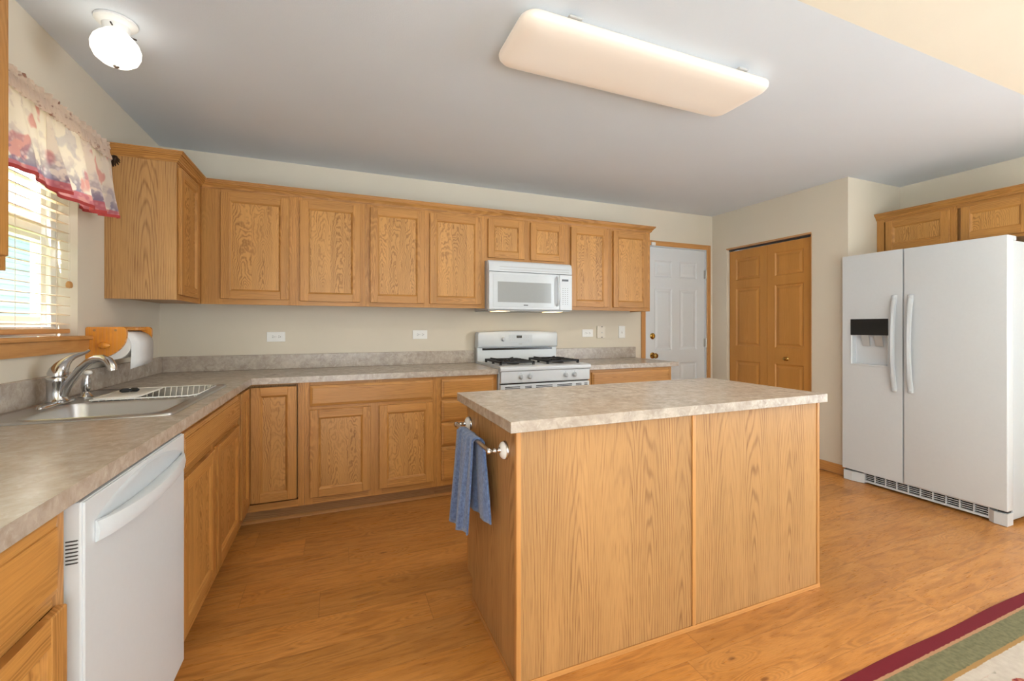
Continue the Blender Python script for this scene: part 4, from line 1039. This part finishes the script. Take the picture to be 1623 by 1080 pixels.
mb = MB(); mb.box(3.805, 3.840, 1.43, 2.13, .031, .081); mb.build('grille_backing', M['black'], bgz)
for (a, b, s2) in ((ry0 + .004, 1.425, 1), (2.135, ry1 - .004, -1)):
    mb = MB()
    yy = [a, b] if s2 > 0 else [b, a]
    mb.prism([(3.768, yy[0]), (3.768, yy[0] + s2 * .06), (3.790, yy[1]), (3.841, yy[1]), (3.841, yy[0])], .003, .078, 'z'); mb.build('foot_cover', M['white'], fr)
    mb = MB(); mb.box(3.79, 3.83, min(yy[0], yy[0] + s2 * .05) + .006, max(yy[0], yy[0] + s2 * .05), .0785, .0925); mb.build('hinge', M['seam'], fr)
mb = MB(); mb.box(3.815, 3.90, ry0 + .010, ry0 + .055, 1.7605, 1.792, .004); mb.build('hinge_cover', M['white2'], fr)

# ================================================================== ISLAND
isl = thing('kitchen_island', 'freestanding oak kitchen island with mottled laminate top', 'island', (1.31, 1.68, 0))
ix0, ix1, iy0, iy1 = .556, 2.090, 1.374, 1.990
mb = MB(); mb.box(ix0 + .006, ix1 - .006, iy0 + .006, iy1 - .02, .10, BT); mb.box(ix0 + .006, ix1 - .006, iy0 + .006, iy1 - .08, .002, .10); mb.build('body', M['veneer'], isl)
mb = MB(); mb.box(ix0 + .012, 1.325, iy0, iy0 + .0058, .002, BT); mb.build('back_panel', M['veneer'], isl)
mb = MB(); mb.box(1.327, ix1 - .012, iy0, iy0 + .0058, .002, BT); mb.build('back_panel', M['veneer'], isl)
mb = MB(); mb.prism([(iy0 + .012, .002), (iy1 - .085, .002), (iy1 - .085, .10), (iy1 - .019, .10), (iy1 - .019, BT), (iy0 + .012, BT)], ix0, ix0 + .0058, 'x'); mb.build('side_panel', M['veneer'], isl)
mb = MB(); mb.prism([(iy0 + .012, .002), (iy1 - .085, .002), (iy1 - .085, .10), (iy1 - .019, .10), (iy1 - .019, BT), (iy0 + .012, BT)], ix1 - .0058, ix1, 'x'); mb.build('side_panel', M['veneer'], isl)
for (x, w2) in ((ix0 - .004, .020), (ix1 - .015, .019)):
    mb = MB(); mb.box(x, x + w2, iy0 - .005, iy0 + .015, .002, BT, .005, seg=3); mb.build('corner_strip', M['trim'], isl, smooth=40)
mb = MB(); mb.box(1.318, 1.336, iy0 - .006, iy0 - .0002, .018, BT, .003, seg=2); mb.build('seam_strip', M['trim'], isl, smooth=40)
q = [(.0002, .001), (.0002, .019), (.006, .017), (.011, .010), (.012, .001)]
mb = MB(); sweep(mb, [(ix0 - .005, iy1 - .09), (ix0 - .005, iy0 - .0055), (ix1 + .005, iy0 - .0055), (ix1 + .005, iy1 - .09)], q, right=False) ; mb.build('shoe_moulding', M['trimh'], isl)
mb = MB(); F = face_py(ix0, iy1 - .019, .10)
for a, b in ((0, .04), (.50, .54), (1.0, 1.04), (1.494, 1.534)): fbox(mb, F, a, b, 0, BT - .1, 0, .019, 0, M['oak'])
for a, b in ((0, .04), (.585, .625), (.745, BT - .1)): fbox(mb, F, .04, 1.494, a, b, 0, .0187, 0, M['oakh'])
mb.build('face_frame', None, isl)
for a in (.02, .52, 1.02): cab_door(isl, face_py(ix0 + a + .005, iy1 + .0003, .138), .485, .55); drawer_front(isl, face_py(ix0 + a + .005, iy1 + .0003, .718), .485, .14)
mb = MB(); mb.box(.519, 2.095, 1.334, 2.035, z0, z1, .0015); mb.build('top', M['lam'], isl)

# towel bar
tb = thing('towel_bar', 'chrome towel bar with white porcelain rosettes on the end of the island', 'towel bar', (ix0, 1.71, .785))
tbx, tbz = ix0 - .064, .786
for y in (1.478, 1.942):
    mb = MB(); mb.lathe((ix0 - .0005, y, tbz - .004), [(.034, 0), (.034, -.004), (.031, -.008)], 'x', 28); po = mb.build('post', M['chrome'], tb, smooth=40)
    mb = MB(); mb.lathe((ix0 - .0085, y, tbz - .004), [(.031, 0), (.030, -.006), (.022, -.012), (.012, -.015), (0, -.015)], 'x', 28); mb.build('rosette', M['porcelain'], po, smooth=50)
    mb = MB(); mb.lathe((ix0 - .022, y, tbz - .002), [(.011, 0), (.008, -.008), (.007, -.014), (.010, -.020), (.007, -.026), (.007, -.032), (.0115, -.036), (.0125, -.042), (.0105, -.050), (0, -.054)], 'x', 20); mb.build('stem', M['chrome'], po, smooth=50)
mb = MB(); mb.cyl((tbx, 1.468, tbz), (tbx, 1.952, tbz), .0075, 14); mb.build('bar', M['nickel'], tb, smooth=60)
# towel
tw = thing('hand_towel', 'blue terry hand towel draped over the towel bar', 'towel', (tbx, 1.70, .42))
mb = MB(); rows = []; r_ = .0125
path = []
for k in range(19): path.append((-r_ - .006 - .004 * (1 - k / 18), .405 + (tbz - .405) * k / 18, 0 + k / 18))
for k in range(1, 8): a = math.pi - math.pi * k / 8; path.append((r_ * math.cos(a) * 1.25, tbz + r_ * math.sin(a), 1))
for k in range(16): path.append((r_ + .004, tbz - (tbz - .495) * k / 15, 1 - k / 15))
nu = 28; npth = len(path); vs = []
for j, (dx_, z, g) in enumerate(path):
    front = j < 19; back = j > 25
    f_ = (1 - g)
    if front: ya, yb = 1.625 + .050 * f_, 1.835 + .035 * f_
    elif back: ya, yb = 1.592 - .055 * f_, 1.800 - .03 * f_
    else: q = (j - 18) / 8; ya, yb = 1.625 - .033 * q, 1.835 - .035 * q
    for i in range(nu + 1):
        u = i / nu; y = ya + (yb - ya) * u
        amp = .004 + .010 * f_
        fold = amp * math.sin(2 * math.pi * 1.6 * u + (0.6 if front else 2.2)) + .0025 * math.sin(2 * math.pi * 5 * u + 3 * g)
        x = tbx + dx_ + (fold - .012 * f_ if front else fold * .6 + .004 * f_)
        if not front and x > ix0 - .012: x = ix0 - .012
        zz = z + (-.020 * u * f_ + .006 * math.sin(7 * u)) * (1 if front else .6) * f_
        vs.append((x, y, zz))
n = nu + 1
mb.faces(vs, [(j * n + i, j * n + i + 1, (j + 1) * n + i + 1, (j + 1) * n + i) for j in range(npth - 1) for i in range(nu)])
to = mb.build('cloth', M['towel'], tw, smooth=180)
md = to.modifiers.new('thick', 'SOLIDIFY'); md.thickness = .007; md.offset = 0

# ================================================================== WALL PLATES
def outlet(x, z, label, horizontal=True):
    t = thing('wall_outlet', label, 'outlet', (x, YB - .001, z))
    w2, h2 = (.060, .036) if horizontal else (.036, .060)
    mb = MB(); mb.box(x - w2, x + w2, YB - .006, YB - .0005, z - h2, z + h2, .003, seg=2); mb.build('cover_plate', M['plate'], t)
    for s2 in (-1, 1):
        cx_ = x + s2 * .020; mb = MB(); mb.lathe((cx_, YB - .006, z), [(.0155, 0), (.0155, -.0015), (0, -.0016)], 'y', 20); rc = mb.build('receptacle', M['plate'], t)
        mb = MB()
        for q in (-.006, .006): mb.box(cx_ - .0045, cx_ + .0035, YB - .0080, YB - .0076, z + q - .0014, z + q + .0014)
        mb.lathe((cx_ + .0085, YB - .0076, z), [(.0026, 0), (0, -.0003)], 'y', 10)
        mb.build('slots', M['seam'], rc)
    mb = MB(); mb.lathe((x, YB - .006, z), [(.003, 0), (0, -.001)], 'y', 10); mb.build('screw', M['grey'], t)
outlet(-.423, 1.151, 'white horizontal outlet on the back wall under the corner cabinet')
outlet(.627, 1.160, 'white horizontal outlet on the back wall just left of the range')
outlet(2.234, 1.163, 'white horizontal outlet on the back wall right of the range')
t = thing('blank_plate', 'cream vertical blank wall plate with dark screws between outlet and switch', 'wall plate', (2.385, YB, 1.173))
mb = MB(); mb.box(2.338, 2.432, YB - .012, YB - .0005, 1.112, 1.234, .003, seg=2); mb.build('cover_plate', M['cream'], t)
for z in (1.122, 1.168, 1.224):
    mb = MB(); mb.lathe((2.392, YB - .012, z), [(.006, 0), (.004, -.002), (0, -.002)], 'y', 12); mb.build('screw', M['seam'] if z != 1.168 else M['grey'], t)
t = thing('light_switch', 'white light switch on the back wall nearest the entry door', 'switch', (2.633, YB, 1.173))
mb = MB(); mb.box(2.594, 2.670, YB - .007, YB - .0005, 1.112, 1.234, .003, seg=2); mb.build('cover_plate', M['plate'], t)
mb = MB(); mb.prism([(YB - .0072, 1.160), (YB - .020, 1.164), (YB - .017, 1.172), (YB - .0072, 1.182)], 2.627, 2.637, 'x'); mb.build('toggle', M['plate'], t)

# ================================================================== CEILING LIGHTS
cl = thing('ceiling_light', 'long rectangular white ceiling light with rounded corners above the island', 'ceiling light', (1.295, 1.665, HC))
lx0, lx1, ly0, ly1 = .640, 1.950, 1.488, 1.842
mb = MB(); mb.box(lx0 + .06, lx1 - .06, ly0 + .07, ly1 - .07, HC - .030, HC - .0008); mb.build('pan', M['vinyl'], cl)
mb = MB(); L = []
for (i_, r, z) in ((.012, .055, HC - .031), (.003, .062, HC - .034), (0, .065, HC - .042), (.002, .063, HC - .055), (.012, .058, HC - .068), (.032, .05, HC - .077), (.07, .03, HC - .083), (.13, .02, HC - .085)):
    L.append(rrect(lx0 + i_, lx1 - i_, ly0 + i_, ly1 - i_, r, z, 8))
mb.loops(L); mb.build('diffuser', M['lens'], cl, smooth=60)
for x in (.851, 1.74):
    mb = MB(); mb.box(x - .03, x + .03, ly0 - .004, ly0 + .03, HC - .029, HC - .020, .003); mb.build('clip', M['grey'], cl)
area('ceiling_fixture_glow', (1.295, 1.665, HC - .095), (0, 0, 0), 1.15, .24, 7, (1.0, .92, .84))
sl = thing('dome_light', 'small lit opal globe light on a white disc above the sink', 'ceiling light', (-.82, 2.247, HC))
mb = MB(); mb.lathe((-.82, 2.247, HC - .0008), [(.068, 0), (.068, -.008), (.060, -.016), (.045, -.022), (.040, -.05), (0, -.05)], n=40); mb.build('ceiling_disc', M['vinyl'], sl, smooth=40)
mb = MB(); mb.lathe((-.82, 2.247, HC - .052), [(.040, .004), (.043, -.002), (.056, -.012), (.070, -.030), (.078, -.054), (.077, -.076), (.067, -.100), (.047, -.117), (.022, -.126), (0, -.128)], n=48); mb.build('globe', M['globe'], sl, smooth=80)
mb = MB(); mb.lathe((-.82, 2.247, HC - .180), [(.010, 0), (.010, -.004), (.005, -.008), (0, -.009)], n=16); mb.build('finial', M['nickel'], sl, smooth=60)
for a in (.6, 2.7, 4.8):
    mb = MB(); mb.cyl((-.82 + .046 * math.cos(a), 2.247 + .046 * math.sin(a), HC - .042), (-.82 + .064 * math.cos(a), 2.247 + .064 * math.sin(a), HC - .042), .003, 8); mb.build('thumb_screw', M['bronze'], sl)

# ================================================================== RUG
rgx, rgy = 2.25, .045
mb = MB(); n = 40; top = []
hx, hy = 1.25, .93
pts = []
for i in range(n): pts.append((-hx + 2 * hx * i / n, hy + .0025 * math.sin(i * .55)))
for i in range(n): pts.append((hx, hy - 2 * hy * i / n))
for i in range(n): pts.append((hx - 2 * hx * i / n, -hy))
for i in range(n): pts.append((-hx, -hy + 2 * hy * i / n))
mb.loops([[(rgx + x, rgy + y, .0006) for x, y in pts], [(rgx + x, rgy + y, .008) for x, y in pts], [(rgx + x * .997, rgy + y * .996, .011) for x, y in pts]])
mb.build('area_rug', M['rug'], None, loc=(rgx, rgy, 0), label='floral wool rug with crimson and sage border on the wood floor', cat='rug')

# look-alike families share a group
for o in list(bpy.data.objects):
    if o.parent is None and 'category' in o.keys():
        n = o.name.split('.')[0]
        g = {'wall_cabinet': 'oak wall cabinets', 'base_cabinet': 'oak base cabinets', 'wall_outlet': 'outlets on the back wall',
             'worktop': 'mottled laminate worktops', 'crown_moulding': 'oak crown mouldings on the wall cabinets'}.get(n)
        if g: o['group'] = g
